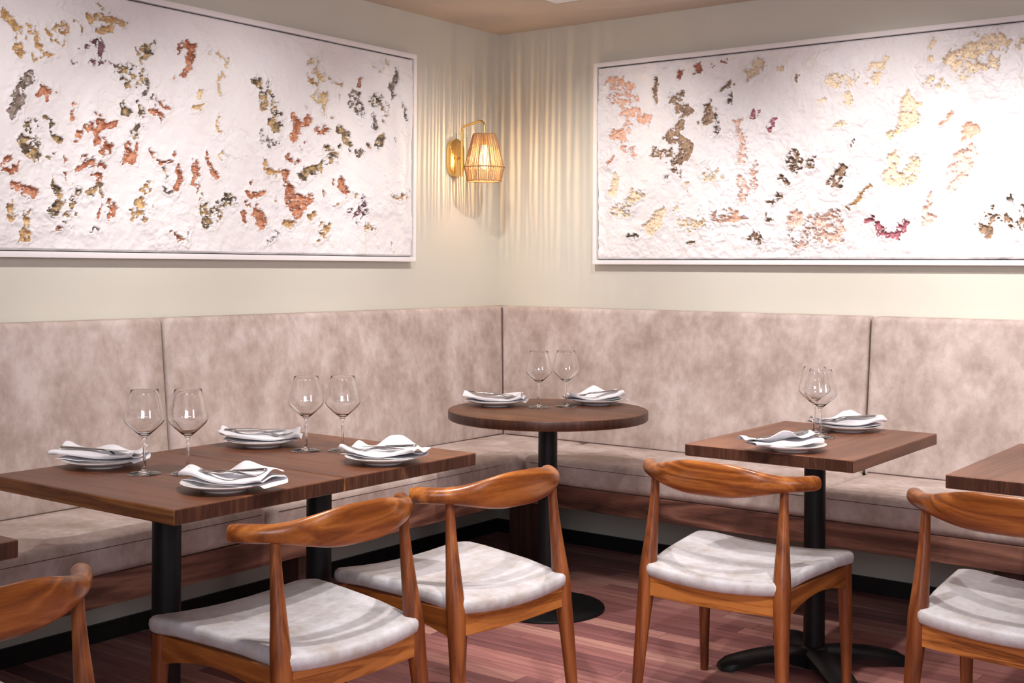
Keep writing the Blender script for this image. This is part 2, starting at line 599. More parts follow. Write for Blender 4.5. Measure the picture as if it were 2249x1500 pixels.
# ------------------------------------------------------------------ the two relief paintings
LEFT_PATCHES = """T 0.0127 -2.62,2.066 -2.576,2.038 -2.579,2|T 0.0081 -2.595,2.018 -2.564,2.003|T 0.007 -2.582,1.968 -2.563,1.962|T 0.0071 -2.526,2.035 -2.509,1.996 -2.496,1.981|T 0.0047 -2.538,1.963 -2.519,1.96|T 0.0059 -2.49,1.964 -2.463,1.956|T 0.0084 -2.464,2.033 -2.457,2.004 -2.427,2|Tp 0.0131 -2.421,2.081 -2.417,2.055 -2.441,2.066|Tp 0.0048 -2.384,2.093 -2.346,2.069 -2.353,2.044|T 0.01 -2.312,2.108 -2.277,2.123 -2.234,2.118 -2.19,2.116|T 0.0112 -2.269,2.082 -2.233,2.081|Tp 0.0037 -2.28,2.169 -2.241,2.148|P 0.0085 -2.332,2.008|Pp 0.0099 -2.304,2.027 -2.276,2.025 -2.283,2 -2.262,1.978 -2.304,1.96 -2.233,1.976|G 0.0077 -2.108,2.034 -2.07,2.046|G 0.0051 -2.096,2.027 -2.096,2.001|Gp 0.0165 -2.204,1.952 -2.16,1.948 -2.115,1.967 -2.1,1.937|Gp 0.0126 -2.182,1.902 -2.13,1.921|Bp 0.0102 -2.092,1.925 -2.084,1.882 -2.038,1.874 -2.061,1.84|G 0.0101 -2.189,1.845 -2.185,1.82 -2.163,1.829|Gp 0.0114 -2.114,1.846 -2.107,1.803 -2.114,1.764 -2.129,1.737|O 0.0103 -2.061,1.833 -2.03,1.82|O 0.0078 -2.022,1.87 -2.007,1.855|O 0.0105 -1.944,2.065 -1.88,2.078 -1.896,2.042 -1.928,1.998 -1.94,1.964|Yp 0.0082 -1.821,2.079 -1.771,2.073 -1.745,2.036 -1.719,2.054|Y 0.0081 -1.77,1.993 -1.766,1.953 -1.748,1.934|O 0.0065 -1.98,1.952|Y 0.008 -1.862,1.911|Y 0.0067 -1.887,1.862 -1.854,1.872|Y 0.0061 -1.765,1.845 -1.778,1.796 -1.76,1.761|B 0.0127 -2.538,1.89 -2.566,1.855 -2.578,1.813 -2.588,1.783|O 0.013 -2.492,1.828 -2.473,1.825|O 0.0048 -2.434,1.841|Gp 0.0106 -2.54,1.747 -2.53,1.719 -2.498,1.704|G 0.0072 -2.485,1.764 -2.456,1.749 -2.446,1.727 -2.426,1.708|G 0.0164 -2.549,1.647 -2.517,1.652|B 0.007 -2.553,1.676|G 0.0083 -2.472,1.632|G 0.0059 -2.445,1.658|O 0.006 -2.372,1.8 -2.375,1.775|O 0.0061 -2.289,1.787|O 0.0112 -2.351,1.72 -2.317,1.739 -2.282,1.736 -2.217,1.757|O 0.0074 -2.268,1.768 -2.296,1.722 -2.288,1.692|O 0.0111 -2.246,1.696 -2.263,1.67|O 0.0054 -2.412,1.64|O 0.0163 -2.158,1.678 -2.165,1.646|O 0.0063 -2.129,1.699|O 0.0064 -2.068,1.685 -2.056,1.667|O 0.0091 -2.029,1.647 -1.982,1.656 -1.966,1.68|Op 0.0123 -2.351,1.614 -2.302,1.636 -2.288,1.606 -2.26,1.615 -2.281,1.576|O 0.0061 -2.341,1.651|O 0.0053 -2.452,1.572|O 0.0054 -2.398,1.578|O 0.0091 -1.95,1.623 -1.946,1.59 -1.966,1.563|O 0.0093 -1.869,1.655 -1.865,1.615 -1.877,1.581 -1.852,1.57|O 0.0081 -1.815,1.692 -1.806,1.659 -1.785,1.62|Y 0.0048 -1.744,1.704 -1.738,1.678|O 0.0103 -2.618,1.63|O 0.0081 -2.618,1.596 -2.587,1.583|O 0.0117 -2.574,1.535 -2.536,1.525|Gp 0.0065 -2.021,1.618 -2.009,1.6|B 0.0039 -2.021,1.56 -1.981,1.562|T 0.0064 -2.075,1.57 -2.098,1.546|G 0.0107 -2.445,1.536 -2.431,1.501 -2.445,1.477 -2.464,1.458|Gp 0.012 -2.371,1.541 -2.35,1.517 -2.384,1.486 -2.391,1.455 -2.418,1.442|G 0.0086 -2.316,1.538 -2.281,1.546 -2.266,1.522|O 0.0061 -2.266,1.491 -2.28,1.457|O 0.0074 -2.238,1.492 -2.223,1.474 -2.23,1.455|T 0.0114 -2.127,1.504 -2.131,1.465|T 0.0077 -2.067,1.5|T 0.0064 -2.101,1.454|Gp 0.0147 -1.843,1.53 -1.847,1.483 -1.818,1.451|Gp 0.0135 -1.689,1.524 -1.724,1.543 -1.759,1.5 -1.784,1.466|Tp 0.0093 -2.611,1.475 -2.592,1.436 -2.542,1.449 -2.535,1.415|T 0.0105 -2.548,1.379 -2.561,1.361|O 0.0083 -2.444,1.403|Op 0.0072 -2.404,1.425 -2.384,1.407|B 0.0037 -2.322,1.406 -2.28,1.414|Op 0.0079 -1.973,1.381 -1.924,1.368 -1.892,1.405|Bp 0.0048 -2.383,1.955 -2.366,1.945|G 0.0141 -1.589,1.981 -1.566,1.942 -1.538,1.889|Gp 0.0099 -1.525,1.996 -1.525,1.954 -1.501,1.921 -1.482,1.867|G 0.0157 -1.501,1.83 -1.463,1.826|Bp 0.0085 -1.565,1.785 -1.528,1.764 -1.486,1.774|Yp 0.0088 -1.324,2.098 -1.259,2.121|Y 0.0133 -1.269,2.072 -1.238,2.047|T 0.0073 -1.309,2.041 -1.279,2.031|T 0.0068 -1.186,2.038 -1.134,2.026|Y 0.0177 -1.268,1.977 -1.227,1.959 -1.247,1.928|Y 0.0058 -1.318,1.927|O 0.0146 -1.396,1.868 -1.386,1.833 -1.317,1.854|O 0.0101 -1.381,1.834 -1.4,1.789|O 0.0119 -1.267,1.837 -1.216,1.857|T 0.006 -1.144,1.973|T 0.006 -1.175,1.906|Yp 0.0094 -0.927,2.133 -0.888,2.115 -0.859,2.158|O 0.0076 -1.005,2.076 -1.016,2.048|B 0.0142 -0.795,2.135 -0.789,2.096 -0.824,2.06 -0.812,2.03|Bp 0.0153 -1.037,2.004 -1.048,1.964 -1.015,1.93|Gp 0.0141 -0.971,1.981 -0.904,1.988 -0.858,1.97 -0.88,1.921|B 0.0093 -0.937,1.923 -0.931,1.877|G 0.0109 -0.88,1.85 -0.902,1.809|G 0.0093 -0.947,1.802|O 0.0079 -0.799,1.838|G 0.0151 -1.133,1.857 -1.101,1.823 -1.084,1.794|Bp 0.0091 -1.074,1.833|B 0.0077 -1.036,1.768 -1.014,1.754 -0.992,1.779|G 0.0105 -1.143,1.782|G 0.0179 -1.205,1.754 -1.174,1.734|G 0.0147 -1.346,1.649 -1.296,1.666 -1.246,1.685|G 0.0102 -1.346,1.649 -1.326,1.621|B 0.0067 -1.2,1.695|O 0.0087 -1.424,1.722 -1.4,1.703 -1.371,1.698|O 0.0058 -1.374,1.746|Op 0.0087 -1.337,1.78|T 0.01 -1.551,1.684 -1.537,1.657 -1.5,1.639 -1.452,1.652|O 0.01 -1.424,1.644 -1.452,1.62|T 0.0071 -1.485,1.611|O 0.007 -1.601,1.601|O 0.0077 -1.623,1.572 -1.591,1.556 -1.546,1.562|O 0.0188 -1.414,1.587 -1.404,1.544 -1.355,1.532 -1.374,1.502|O 0.0131 -1.31,1.541|O 0.0103 -1.235,1.578|O 0.006 -1.173,1.622|O 0.0136 -1.131,1.632 -1.099,1.596|T 0.0122 -1.045,1.577|Tp 0.0075 -1.193,1.532 -1.141,1.549|T 0.0071 -1.49,1.53|O 0.0056 -1.636,1.54 -1.609,1.521|O 0.0168 -1.582,1.494 -1.563,1.46|O 0.0083 -1.645,1.491 -1.649,1.464|Gp 0.0082 -1.707,1.537 -1.672,1.525|T 0.0086 -1.432,1.464 -1.403,1.447|T 0.0074 -1.305,1.491 -1.265,1.496|Pp 0.0153 -0.99,1.564 -0.99,1.518 -1.034,1.486|Pp 0.0091 -1.077,1.507|Tp 0.0109 -0.989,1.449 -0.922,1.443|Tp 0.0148 -1.224,1.457 -1.229,1.419|T 0.0074 -1.249,1.378|Tp 0.0096 -0.809,1.596 -0.762,1.583 -0.714,1.609|T 0.0079 -0.819,1.367|Bp 0.008 -0.728,1.936 -0.759,1.996|Bp 0.0056 -1.489,1.42 -1.475,1.392 -1.526,1.369"""
RIGHT_PATCHES = """S 0.0131 0.638,2.134 0.721,2.127 0.778,2.102|Sp 0.0196 0.692,2.084 0.75,2.088|Sp 0.013 0.673,2.053 0.721,2.033 0.788,2.044|S 0.0129 0.722,2 0.788,1.979 0.817,1.944 0.873,1.957|S 0.0113 0.873,1.924|S 0.0181 0.674,1.88 0.722,1.885|Sp 0.0196 0.742,1.835 0.78,1.808|S 0.0083 0.684,1.772 0.655,1.753|Sp 0.0163 0.76,1.924|N 0.0113 0.899,2.116 0.877,2.077 0.895,2.031|Np 0.0144 0.982,2.037 1.027,2.041 0.982,2.013|N 0.0124 1.263,2.068 1.229,2.048|Bp 0.0108 1.246,2.031 1.267,1.999|N 0.0159 1.001,1.979 1.055,1.968 1.028,1.922 1.019,1.891|N 0.0157 1.151,1.984 1.147,1.945 1.126,1.915|Bp 0.0109 1.178,1.966 1.187,1.872|N 0.0206 0.965,1.862 1.019,1.843 1.06,1.793 1.038,1.763|Np 0.0191 0.902,1.786 0.966,1.782 0.993,1.725 1.02,1.7|Bp 0.0096 0.948,1.679|D 0.0071 1.027,2.136 1.022,2.113|D 0.011 1.106,2.16 1.107,2.129|D 0.007 1.168,2.156|D 0.0101 1.224,2.165|C 0.0168 1.347,2.107 1.388,2.126|R 0.0107 1.364,1.934 1.397,1.943|K 0.0123 1.298,1.912 1.323,1.848 1.332,1.794 1.32,1.741|C 0.0132 0.695,1.689 0.676,1.624|C 0.0163 0.781,1.62 0.828,1.611 0.772,1.58|Cp 0.0196 0.695,1.549 0.753,1.54|S 0.0065 0.837,1.7|Cp 0.0202 1.153,1.679 1.197,1.685|K 0.0184 1.299,1.665 1.316,1.603|Sp 0.0215 1.215,1.505 1.275,1.504 1.309,1.496|K 0.0122 1.382,1.685|C 0.021 0.922,1.528 0.894,1.48 0.867,1.456|Cp 0.0173 1.031,1.477 1.102,1.468 1.137,1.491|Cp 0.0127 0.994,1.542|N 0.0047 1.067,1.378 1.102,1.386|B 0.0049 0.754,1.433 0.811,1.424|N 0.0039 1.119,1.539|C 0.0047 1.056,1.651 1.061,1.603|Np 0.0152 1.367,1.422 1.409,1.41|C 0.0198 1.384,2.127|C 0.0075 1.482,2.099|N 0.006 1.562,2.073 1.551,2.04|R 0.0107 1.369,1.933|Rp 0.0106 1.451,1.901 1.431,1.868|Cp 0.0218 1.703,2.045 1.749,2.027 1.794,2.059|C 0.0189 1.779,1.966|Cp 0.0133 1.665,1.96|C 0.0215 1.897,2.079 1.883,2.03|C 0.0066 1.719,1.854 1.757,1.862|Np 0.0209 1.541,1.738 1.572,1.714|Np 0.0103 1.62,1.69 1.643,1.74|Np 0.012 1.501,1.665 1.533,1.633|Np 0.0102 1.795,1.783|N 0.0175 1.758,1.683 1.736,1.655|N 0.0095 1.713,1.634 1.751,1.633|C 0.023 2.2,2.078 2.247,2.094 2.313,2.135 2.359,2.137|Cp 0.0203 2.24,2.026 2.339,2.064|C 0.0112 2.111,2.086|C 0.007 2.103,2.15 2.124,2.162|Cp 0.0125 2.097,2.004 2.173,1.977|Cp 0.0107 2.404,2.112 2.436,2.122|C 0.024 2.02,1.933 2.021,1.876|Cp 0.0169 2.056,1.93|C 0.0142 1.985,1.836 1.957,1.81|C 0.0212 1.964,1.724 1.95,1.668 1.994,1.638|Cp 0.0141 2.029,1.707 2.043,1.636|T 0.0058 1.878,1.613 1.826,1.579 1.782,1.53|S 0.0083 2.14,1.847 2.181,1.865|S 0.0165 2.235,1.82 2.268,1.805 2.235,1.779|K 0.018 2.255,1.723 2.215,1.698 2.175,1.658|K 0.0152 2.236,1.656 2.182,1.603|Kp 0.0183 1.378,1.685 1.37,1.639|K 0.0195 1.55,1.491 1.534,1.446|Kp 0.0268 1.621,1.46 1.698,1.495 1.737,1.443 1.676,1.407 1.582,1.408|S 0.0102 1.763,1.457|N 0.0091 1.445,1.493|Np 0.0121 1.453,1.561 1.485,1.582|Np 0.0153 1.405,1.41 1.372,1.426|Rp 0.0141 1.871,1.47 1.908,1.433 1.959,1.419 2.009,1.46|K 0.014 2.096,1.557 2.093,1.515 2.086,1.466|K 0.0084 2.121,1.493|Np 0.0203 2.29,1.455 2.336,1.495|N 0.0163 2.31,1.428|Np 0.0175 2.382,1.474 2.408,1.46|Bp 0.0108 2.401,1.548|Np 0.016 2.439,1.506 2.443,1.439"""


PIG = {'T': ((0.74, 0.53, 0.29), (0.50, 0.31, 0.13)), 'Y': ((0.82, 0.68, 0.45), (0.68, 0.50, 0.28)),
       'O': ((0.66, 0.33, 0.20), (0.40, 0.15, 0.075)), 'G': ((0.12, 0.09, 0.06), (0.58, 0.41, 0.21)),
       'P': ((0.16, 0.07, 0.085), (0.30, 0.16, 0.17)), 'B': ((0.36, 0.29, 0.25), (0.17, 0.13, 0.10)),
       'S': ((0.86, 0.57, 0.43), (0.76, 0.45, 0.32)), 'N': ((0.44, 0.30, 0.19), (0.26, 0.17, 0.11)),
       'C': ((0.88, 0.75, 0.57), (0.82, 0.66, 0.46)), 'R': ((0.52, 0.19, 0.22), (0.36, 0.11, 0.14)),
       'K': ((0.90, 0.69, 0.60), (0.84, 0.58, 0.48)), 'D': ((0.55, 0.22, 0.15), (0.40, 0.16, 0.11))}


class Noise2:
    def __init__(self, seed):
        self.t = np.random.RandomState(seed).rand(256, 256).astype(np.float32)

    def __call__(self, x, y):
        xi, yi = np.floor(x).astype(int), np.floor(y).astype(int)
        fx, fy = x - xi, y - yi
        fx = fx * fx * (3 - 2 * fx)
        fy = fy * fy * (3 - 2 * fy)
        t = self.t
        a, b = t[xi % 256, yi % 256], t[(xi + 1) % 256, yi % 256]
        c, d = t[xi % 256, (yi + 1) % 256], t[(xi + 1) % 256, (yi + 1) % 256]
        return (a + (b - a) * fx) * (1 - fy) + (c + (d - c) * fx) * fy

    def fbm(self, x, y, f, o=4, gain=0.5):
        s, a, tot = 0, 1.0, 0
        for k in range(o):
            s = s + a * self(x * f + 17.3 * k, y * f + 9.1 * k)
            tot += a
            a *= gain
            f *= 2.03
        return s / tot


def parse(txt):
    out = []
    for it in txt.split('|'):
        k, r, *pts = it.split()
        out.append((k, float(r), [tuple(map(float, p.split(','))) for p in pts]))
    return out


def relief(name, u0, u1, z0, z1, patches, place, mat, parent, seed, step=0.003, rough=1.0, extra=0, grow=1.4):
    """a plaster panel: height field over (u, z) with sunk, pigmented hollows; place(u, z, h) -> xyz"""
    nu, nz = int((u1 - u0) / step) + 1, int((z1 - z0) / step) + 1
    U, Z = np.meshgrid(np.linspace(u0, u1, nu), np.linspace(z0, z1, nz), indexing='ij')
    n = Noise2(seed)
    wx = (n.fbm(U, Z, 16, 4, 0.6) - 0.5) * 0.062 + (n.fbm(U + 3, Z, 75, 3) - 0.5) * 0.022
    wz = (n.fbm(U + 40, Z + 7, 16, 4, 0.6) - 0.5) * 0.062 + (n.fbm(U + 5, Z + 9, 75, 3) - 0.5) * 0.022
    edge = (n.fbm(U + 11, Z + 3, 55, 4, 0.62) - 0.5)
    hole = n.fbm(U + 21, Z + 13, 48, 4, 0.6)
    fleck = n.fbm(U + 31, Z + 17, 130, 3, 0.6)
    PU, PZ = U + wx, Z + wz
    sd = np.full(U.shape, -0.1, np.float32)
    col = np.ones(U.shape + (3,), np.float32) * 0.7
    tone = n.fbm(U + 2, Z + 31, 60, 3)
    rs = np.random.RandomState(seed)
    pl = list(patches)
    kinds = sorted(set(k for k, r, p in patches))
    for i in range(extra):                           # continue the pattern beyond the frame's edge
        umin, umax = extra_range
        a, b = rs.uniform(umin, umax), rs.uniform(z0 + 0.06, z1 - 0.06)
        pl.append((kinds[rs.randint(len(kinds))], rs.uniform(0.010, 0.032), [(a, b), (a + rs.uniform(-.05, .05), b + rs.uniform(-.08, .08))]))
    for k, r, pts in pl:
        us, zs = [p[0] for p in pts], [p[1] for p in pts]
        m = r + 0.07
        iu0, iu1 = np.searchsorted(U[:, 0], [min(us) - m, max(us) + m])
        iz0, iz1 = np.searchsorted(Z[0], [min(zs) - m, max(zs) + m])
        if iu1 <= iu0 or iz1 <= iz0: continue
        sl = (slice(iu0, iu1), slice(iz0, iz1))
        x, y = PU[sl], PZ[sl]
        d = np.full(x.shape, 9.0)
        if len(pts) == 1:
            d = np.hypot(x - pts[0][0], y - pts[0][1])
        for (ax, ay), (bx, by) in zip(pts[:-1], pts[1:]):
            dx, dy = bx - ax, by - ay
            t = np.clip(((x - ax) * dx + (y - ay) * dy) / (dx * dx + dy * dy + 1e-9), 0, 1)
            d = np.minimum(d, np.hypot(x - ax - t * dx, y - ay - t * dy))
        s = r * grow - d + edge[sl] * min(0.044, r * 2.0)
        if k.endswith('p'):
            s = np.minimum(s, (hole[sl] - 0.405) * 0.10)
        else:
            s = np.minimum(s, (hole[sl] - 0.30) * 0.11)
        s = np.minimum(s, (fleck[sl] - (0.375 if k.endswith('p') else 0.27)) * 0.05)
        c0, c1 = PIG[k[0]]
        tt = np.clip((tone[sl] - 0.35) * 3.3, 0, 1)[..., None]
        cc = np.array(c0) * (1 - tt) + np.array(c1) * tt
        up = s > sd[sl]
        sd[sl] = np.where(up, s, sd[sl])
        col[sl] = np.where(up[..., None], cc, col[sl])
    low = n.fbm(U, Z, 7, 3)
    mid_ = n.fbm(U + 8, Z + 8, 34, 4, 0.55)
    lump = np.abs(n.fbm(U + 9, Z + 2, 15, 4) - 0.5)
    H = 0.0115 + rough * (0.006 * (low - 0.5) + 0.0055 * (mid_ - 0.5) + 0.010 * np.minimum(lump, 0.2))
    ter = n.fbm(U + 14, Z + 25, 9, 5, 0.6)
    msk = np.clip((n.fbm(U + 33, Z + 1, 5, 2) - 0.42) * 8, 0, 1)
    for lv in (0.42, 0.53, 0.62):
        H += rough * 0.0024 * msk * np.clip((ter - lv) / 0.012, 0, 1)
    bottom = np.clip(1 - (Z - z0) / 0.22, 0, 1)
    H += bottom * 0.006 * (n.fbm(U + 4, Z, 50, 3) - 0.5) * rough
    near = np.clip(1 + sd / 0.02, 0, 1) * (sd < 0)
    H += near * (0.0045 + 0.006 * (n.fbm(U + 6, Z + 1, 90, 3) - 0.4))
    sink = np.clip(sd / 0.0035, 0, 1)
    floor_h = 0.0005 + 0.004 * (n.fbm(U + 1, Z + 6, 80, 3) - 0.4)
    H = H * (1 - sink) + floor_h * sink
    e = np.minimum.reduce([U - u0, u1 - U, Z - z0, z1 - Z])
    H *= np.clip(e / 0.006, 0.15, 1)
    X, Y, ZZ = place(U, Z, np.maximum(H, 0.0002))
    co = np.stack([X, Y, ZZ], -1).reshape(-1, 3).astype(np.float32)
    ii = np.arange(nu * nz).reshape(nu, nz)
    q = np.stack([ii[:-1, :-1], ii[1:, :-1], ii[1:, 1:], ii[:-1, 1:]], -1).reshape(-1, 4)
    me = bpy.data.meshes.new(name)
    me.vertices.add(len(co))
    me.vertices.foreach_set('co', co.ravel())
    me.loops.add(q.size)
    me.loops.foreach_set('vertex_index', q.ravel().astype(np.int32))
    me.polygons.add(len(q))
    me.polygons.foreach_set('loop_start', np.arange(0, q.size, 4, dtype=np.int32))
    me.update(calc_edges=True)
    me.polygons.foreach_set('use_smooth', np.ones(len(q), bool))
    a = me.attributes.new('hollow', 'FLOAT', 'POINT')
    a.data.foreach_set('value', sd.reshape(-1).astype(np.float32))
    a = me.attributes.new('pigment', 'FLOAT_COLOR', 'POINT')
    rgba = np.concatenate([col.reshape(-1, 3), np.ones((nu * nz, 1), np.float32)], 1).astype(np.float32)
    a.data.foreach_set('color', rgba.ravel())
    me.materials.append(mat)
    o = bpy.data.objects.new(name, me)
    COL.objects.link(o)
    o.parent = parent
    return o


def plaster_mat(name, metal):
    m, nt, b = new_mat(name)
    tc = N(nt, 'ShaderNodeTexCoord')
    at = N(nt, 'ShaderNodeAttribute', _attribute_name='hollow')
    pg = N(nt, 'ShaderNodeAttribute', _attribute_name='pigment')
    n1 = N(nt, 'ShaderNodeTexNoise', Scale=260.0, Detail=4.0, Roughness=0.65)
    n2 = N(nt, 'ShaderNodeTexNoise', Scale=120.0, Detail=4.0)
    n3 = N(nt, 'ShaderNodeTexNoise', Scale=5.0, Detail=4.0)
    for n in (n1, n2, n3): nt.links.new(tc.outputs['Object'], n.inputs['Vector'])
    ma = N(nt, 'ShaderNodeMath', _operation='MULTIPLY_ADD')
    ma.inputs[1].default_value = 0.010
    nt.links.new(n1.outputs[0], ma.inputs[0])
    nt.links.new(at.outputs['Fac'], ma.inputs[2])
    mr = N(nt, 'ShaderNodeMapRange')
    mr.inputs['From Min'].default_value = 0.0048
    mr.inputs['From Max'].default_value = 0.0062
    nt.links.new(ma.outputs[0], mr.inputs['Value'])
    wh = ramp(nt, [(0.3, (0.79, 0.765, 0.765)), (0.7, (0.84, 0.825, 0.825))])
    nt.links.new(n3.outputs[0], wh.inputs[0])
    va = ramp(nt, [(0.35, (0.62, 0.60, 0.56)), (0.65, (1.2, 1.18, 1.15))])
    nt.links.new(n2.outputs[0], va.inputs[0])
    mu = N(nt, 'ShaderNodeMix', _data_type='RGBA', _blend_type='MULTIPLY')
    mu.inputs[0].default_value = 0.6
    nt.links.new(pg.outputs['Color'], mu.inputs[6])
    nt.links.new(va.outputs[0], mu.inputs[7])
    mx = N(nt, 'ShaderNodeMix', _data_type='RGBA')
    nt.links.new(mr.outputs[0], mx.inputs[0])
    nt.links.new(wh.outputs[0], mx.inputs[6])
    nt.links.new(mu.outputs[2], mx.inputs[7])
    nt.links.new(mx.outputs[2], b.inputs['Base Color'])
    b.inputs['Roughness'].default_value = 0.6
    mm = N(nt, 'ShaderNodeMath', _operation='MULTIPLY')
    mm.inputs[1].default_value = metal
    nt.links.new(mr.outputs[0], mm.inputs[0])
    nt.links.new(mm.outputs[0], b.inputs['Metallic'])
    bump(nt, b, n1.outputs[0], 0.25, 0.002)
    return m


def framed(side, u0, u1, z0, z1, patches, label, seed, metal, rough):
    root = empty('framed_relief_painting', (0, 0, 0))
    tag(root, label, 'painting', 'framed plaster paintings')
    if side == 'L':
        bx = lambda ua, ub, za, zb, d0, d1: round_box(d0, d1, ua, ub, za, zb, 0.0015, 2, 1)
        place = lambda U, Z, H: (0.024 + H, U, Z)
        back = box(0.004, 0.0205, u0 + 0.02, u1 - 0.02, z0 + 0.02, z1 - 0.02)
    else:
        bx = lambda ua, ub, za, zb, d0, d1: round_box(ua, ub, -d1, -d0, za, zb, 0.0015, 2, 1)
        place = lambda U, Z, H: (U, -0.024 - H, Z)
        back = box(u0 + 0.02, u1 - 0.02, -0.0205, -0.004, z0 + 0.02, z1 - 0.02)
    w = 0.020
    obj('frame_rail', bx(u0, u1, z1 - w, z1, 0.001, 0.042), MAT['frame'], root)
    obj('frame_rail', bx(u0, u1, z0, z0 + w, 0.001, 0.042), MAT['frame'], root)
    obj('frame_stile', bx(u0, u0 + w, z0 + w, z1 - w, 0.001, 0.042), MAT['frame'], root)
    obj('frame_stile', bx(u1 - w, u1, z0 + w, z1 - w, 0.001, 0.042), MAT['frame'], root)
    obj('backing_board', back, MAT['skirting'], root)
    k = w + 0.003
    mat = plaster_mat('painted_plaster_' + side, metal)
    relief('plaster_panel', u0 + k, u1 - k, z0 + k, z1 - k, patches, place, mat, root, seed, 0.003, rough, 22, 1.5 if side == 'L' else 1.35)
    return root


extra_range = (-3.08, -2.78)
framed('L', -3.10, -0.6583, 1.3073, 2.2233, parse(LEFT_PATCHES),
       'framed white plaster relief with rust, ochre and dark bronze patches beside the wall lamp', 11, 0.25, 1.0)
extra_range = (2.56, 2.98)
framed('R', 0.5698, 3.01, 1.3002, 2.2189, parse(RIGHT_PATCHES),
       'framed white plaster relief with peach, cream and crimson patches above the round table', 23, 0.0, 1.8)

# ------------------------------------------------------------------ wall lamp in the corner
lamp = empty('wall_lamp', (0, -0.353, 1.79))
tag(lamp, 'brass wall lamp with a woven string shade, lit, in the corner between the artworks', 'lamp')
LY = 0.0
# pill shaped wall plate
pts = []
for k in range(17): pts.append((0.052 * math.cos(math.pi * k / 16), 0.036 + 0.052 * math.sin(math.pi * k / 16)))
for k in range(17): pts.append((-0.052 * math.cos(math.pi * k / 16), -0.036 - 0.052 * math.sin(math.pi * k / 16)))
n = len(pts)
V, F = [], []
for (x, s) in ((0.0005, 1.0), (0.024, 1.0), (0.026, 0.97)):
    V += [(x, a * s, b * s) for a, b in pts]
for i in range(2):
    for k in range(n): F.append([i * n + k, i * n + (k + 1) % n, (i + 1) * n + (k + 1) % n, (i + 1) * n + k])
F.append(list(range(n)))
F.append([2 * n + k for k in range(n)])
plate = obj('wall_plate', (V, F), MAT['gold'], lamp)
for dy in (-0.024, 0.024):
    b = [(0.026, dy, 0.0), (0.029, dy, 0.0), (0.032, dy, 0)]
    obj('screw', tube(b, [0.0045, 0.0042, 0.002], 12), MAT['gold'], plate)
obj('bracket', tube([(0.026, 0, 0), (0.045, 0, 0)], 0.007, 12), MAT['gold'], lamp)
path = [(0.05, 0, -0.085), (0.05, 0, 0.0), (0.05, 0, 0.118)]
for k in range(1, 9):
    a = math.pi / 2 * k / 8
    path.append((0.05 + 0.03 * (1 - math.cos(a)), 0, 0.118 + 0.03 * math.sin(a)))
SXc = 0.183
path += [(0.10, 0, 0.152), (SXc - 0.03, 0, 0.163)]
for k in range(1, 9):
    a = math.pi / 2 * k / 8
    path.append((SXc - 0.03 + 0.03 * math.sin(a), 0, 0.163 - 0.03 * (1 - math.cos(a))))
path.append((SXc, 0, 0.098))
obj('arm', tube(path, 0.0058, 14), MAT['gold'], lamp)
obj('socket', move(lathe([(0.008, 0.100), (0.016, 0.098), (0.017, 0.060), (0.014, 0.052), (0.0, 0.052)], 24), (SXc, 0, 0)), MAT['gold'], lamp)
shade = empty('lamp_shade', (SXc, 0, 0))
shade.parent = lamp
R1_, R2_, R3_ = 0.052, 0.091, 0.078
Z1_, Z2_, Z3_ = 0.100, -0.050, -0.112
for nm, R_, Z_, rr in (('top_ring', R1_, Z1_, 0.0022), ('middle_ring', R2_ + 0.001, Z2_, 0.0030), ('bottom_ring', R3_, Z3_, 0.0026)):
    prof = [(R_ + rr * math.cos(2 * math.pi * k / 8), Z_ + rr * math.sin(2 * math.pi * k / 8)) for k in range(8)]
    obj(nm, lathe(prof, 56, True), MAT['jute'], shade)
strings = []
NS = 80
sr = random.Random(5)
for k in range(NS):
    a = 2 * math.pi * (k + sr.uniform(-0.42, 0.42)) / NS
    a2 = 2 * math.pi * (k + sr.uniform(-0.42, 0.42)) / NS
    a3 = 2 * math.pi * (k + sr.uniform(-0.42, 0.42)) / NS
    strings.append(tube([(R1_ * math.cos(a), R1_ * math.sin(a), Z1_), (R2_ * math.cos(a2), R2_ * math.sin(a2), Z2_), (R3_ * math.cos(a3), R3_ * math.sin(a3), Z3_)],
                        [0.00185, 0.0020, 0.0019], 5, cap=False))
# spokes that carry the top ring
spk = [tube([(0.010 * math.cos(a), 0.010 * math.sin(a), 0.099), (R1_ * math.cos(a), R1_ * math.sin(a), Z1_)], 0.0015, 6) for a in (0.3, 2.4, 4.5)]
tag(obj('string_webbing', merge(*strings), MAT['jute'], shade), 'tan jute strings', kind='stuff')
obj('spider', merge(*spk), MAT['gold'], shade)
bm_, nt_, bb_ = new_mat('lit_bulb')
bb_.inputs['Base Color'].default_value = (1, 0.8, 0.5, 1)
bb_.inputs['Emission Color'].default_value = (1.0, 0.63, 0.32, 1)
bb_.inputs['Emission Strength'].default_value = 1900.0
be_, nt_, b2_ = new_mat('bulb_envelope')
nt_.nodes.remove(b2_)
tr_, em_, ad_ = N(nt_, 'ShaderNodeBsdfTransparent'), N(nt_, 'ShaderNodeEmission', Color=(1.0, 0.62, 0.25, 1), Strength=5.0), N(nt_, 'ShaderNodeAddShader')
nt_.links.new(tr_.outputs[0], ad_.inputs[0])
nt_.links.new(em_.outputs[0], ad_.inputs[1])
nt_.links.new(ad_.outputs[0], nt_.nodes['Material Output'].inputs['Surface'])
obj('bulb', move(lathe([(0.0, 0.053), (0.011, 0.050), (0.013, 0.035), (0.019, 0.005), (0.022, -0.020), (0.019, -0.042), (0.010, -0.056), (0.0, -0.060)], 24), (SXc, 0, 0)), be_, lamp)
obj('filament', move(lathe([(0.0, 0.035), (0.0016, 0.033), (0.0016, -0.033), (0.0, -0.035)], 12), (SXc, 0, -0.006)), bm_, lamp)

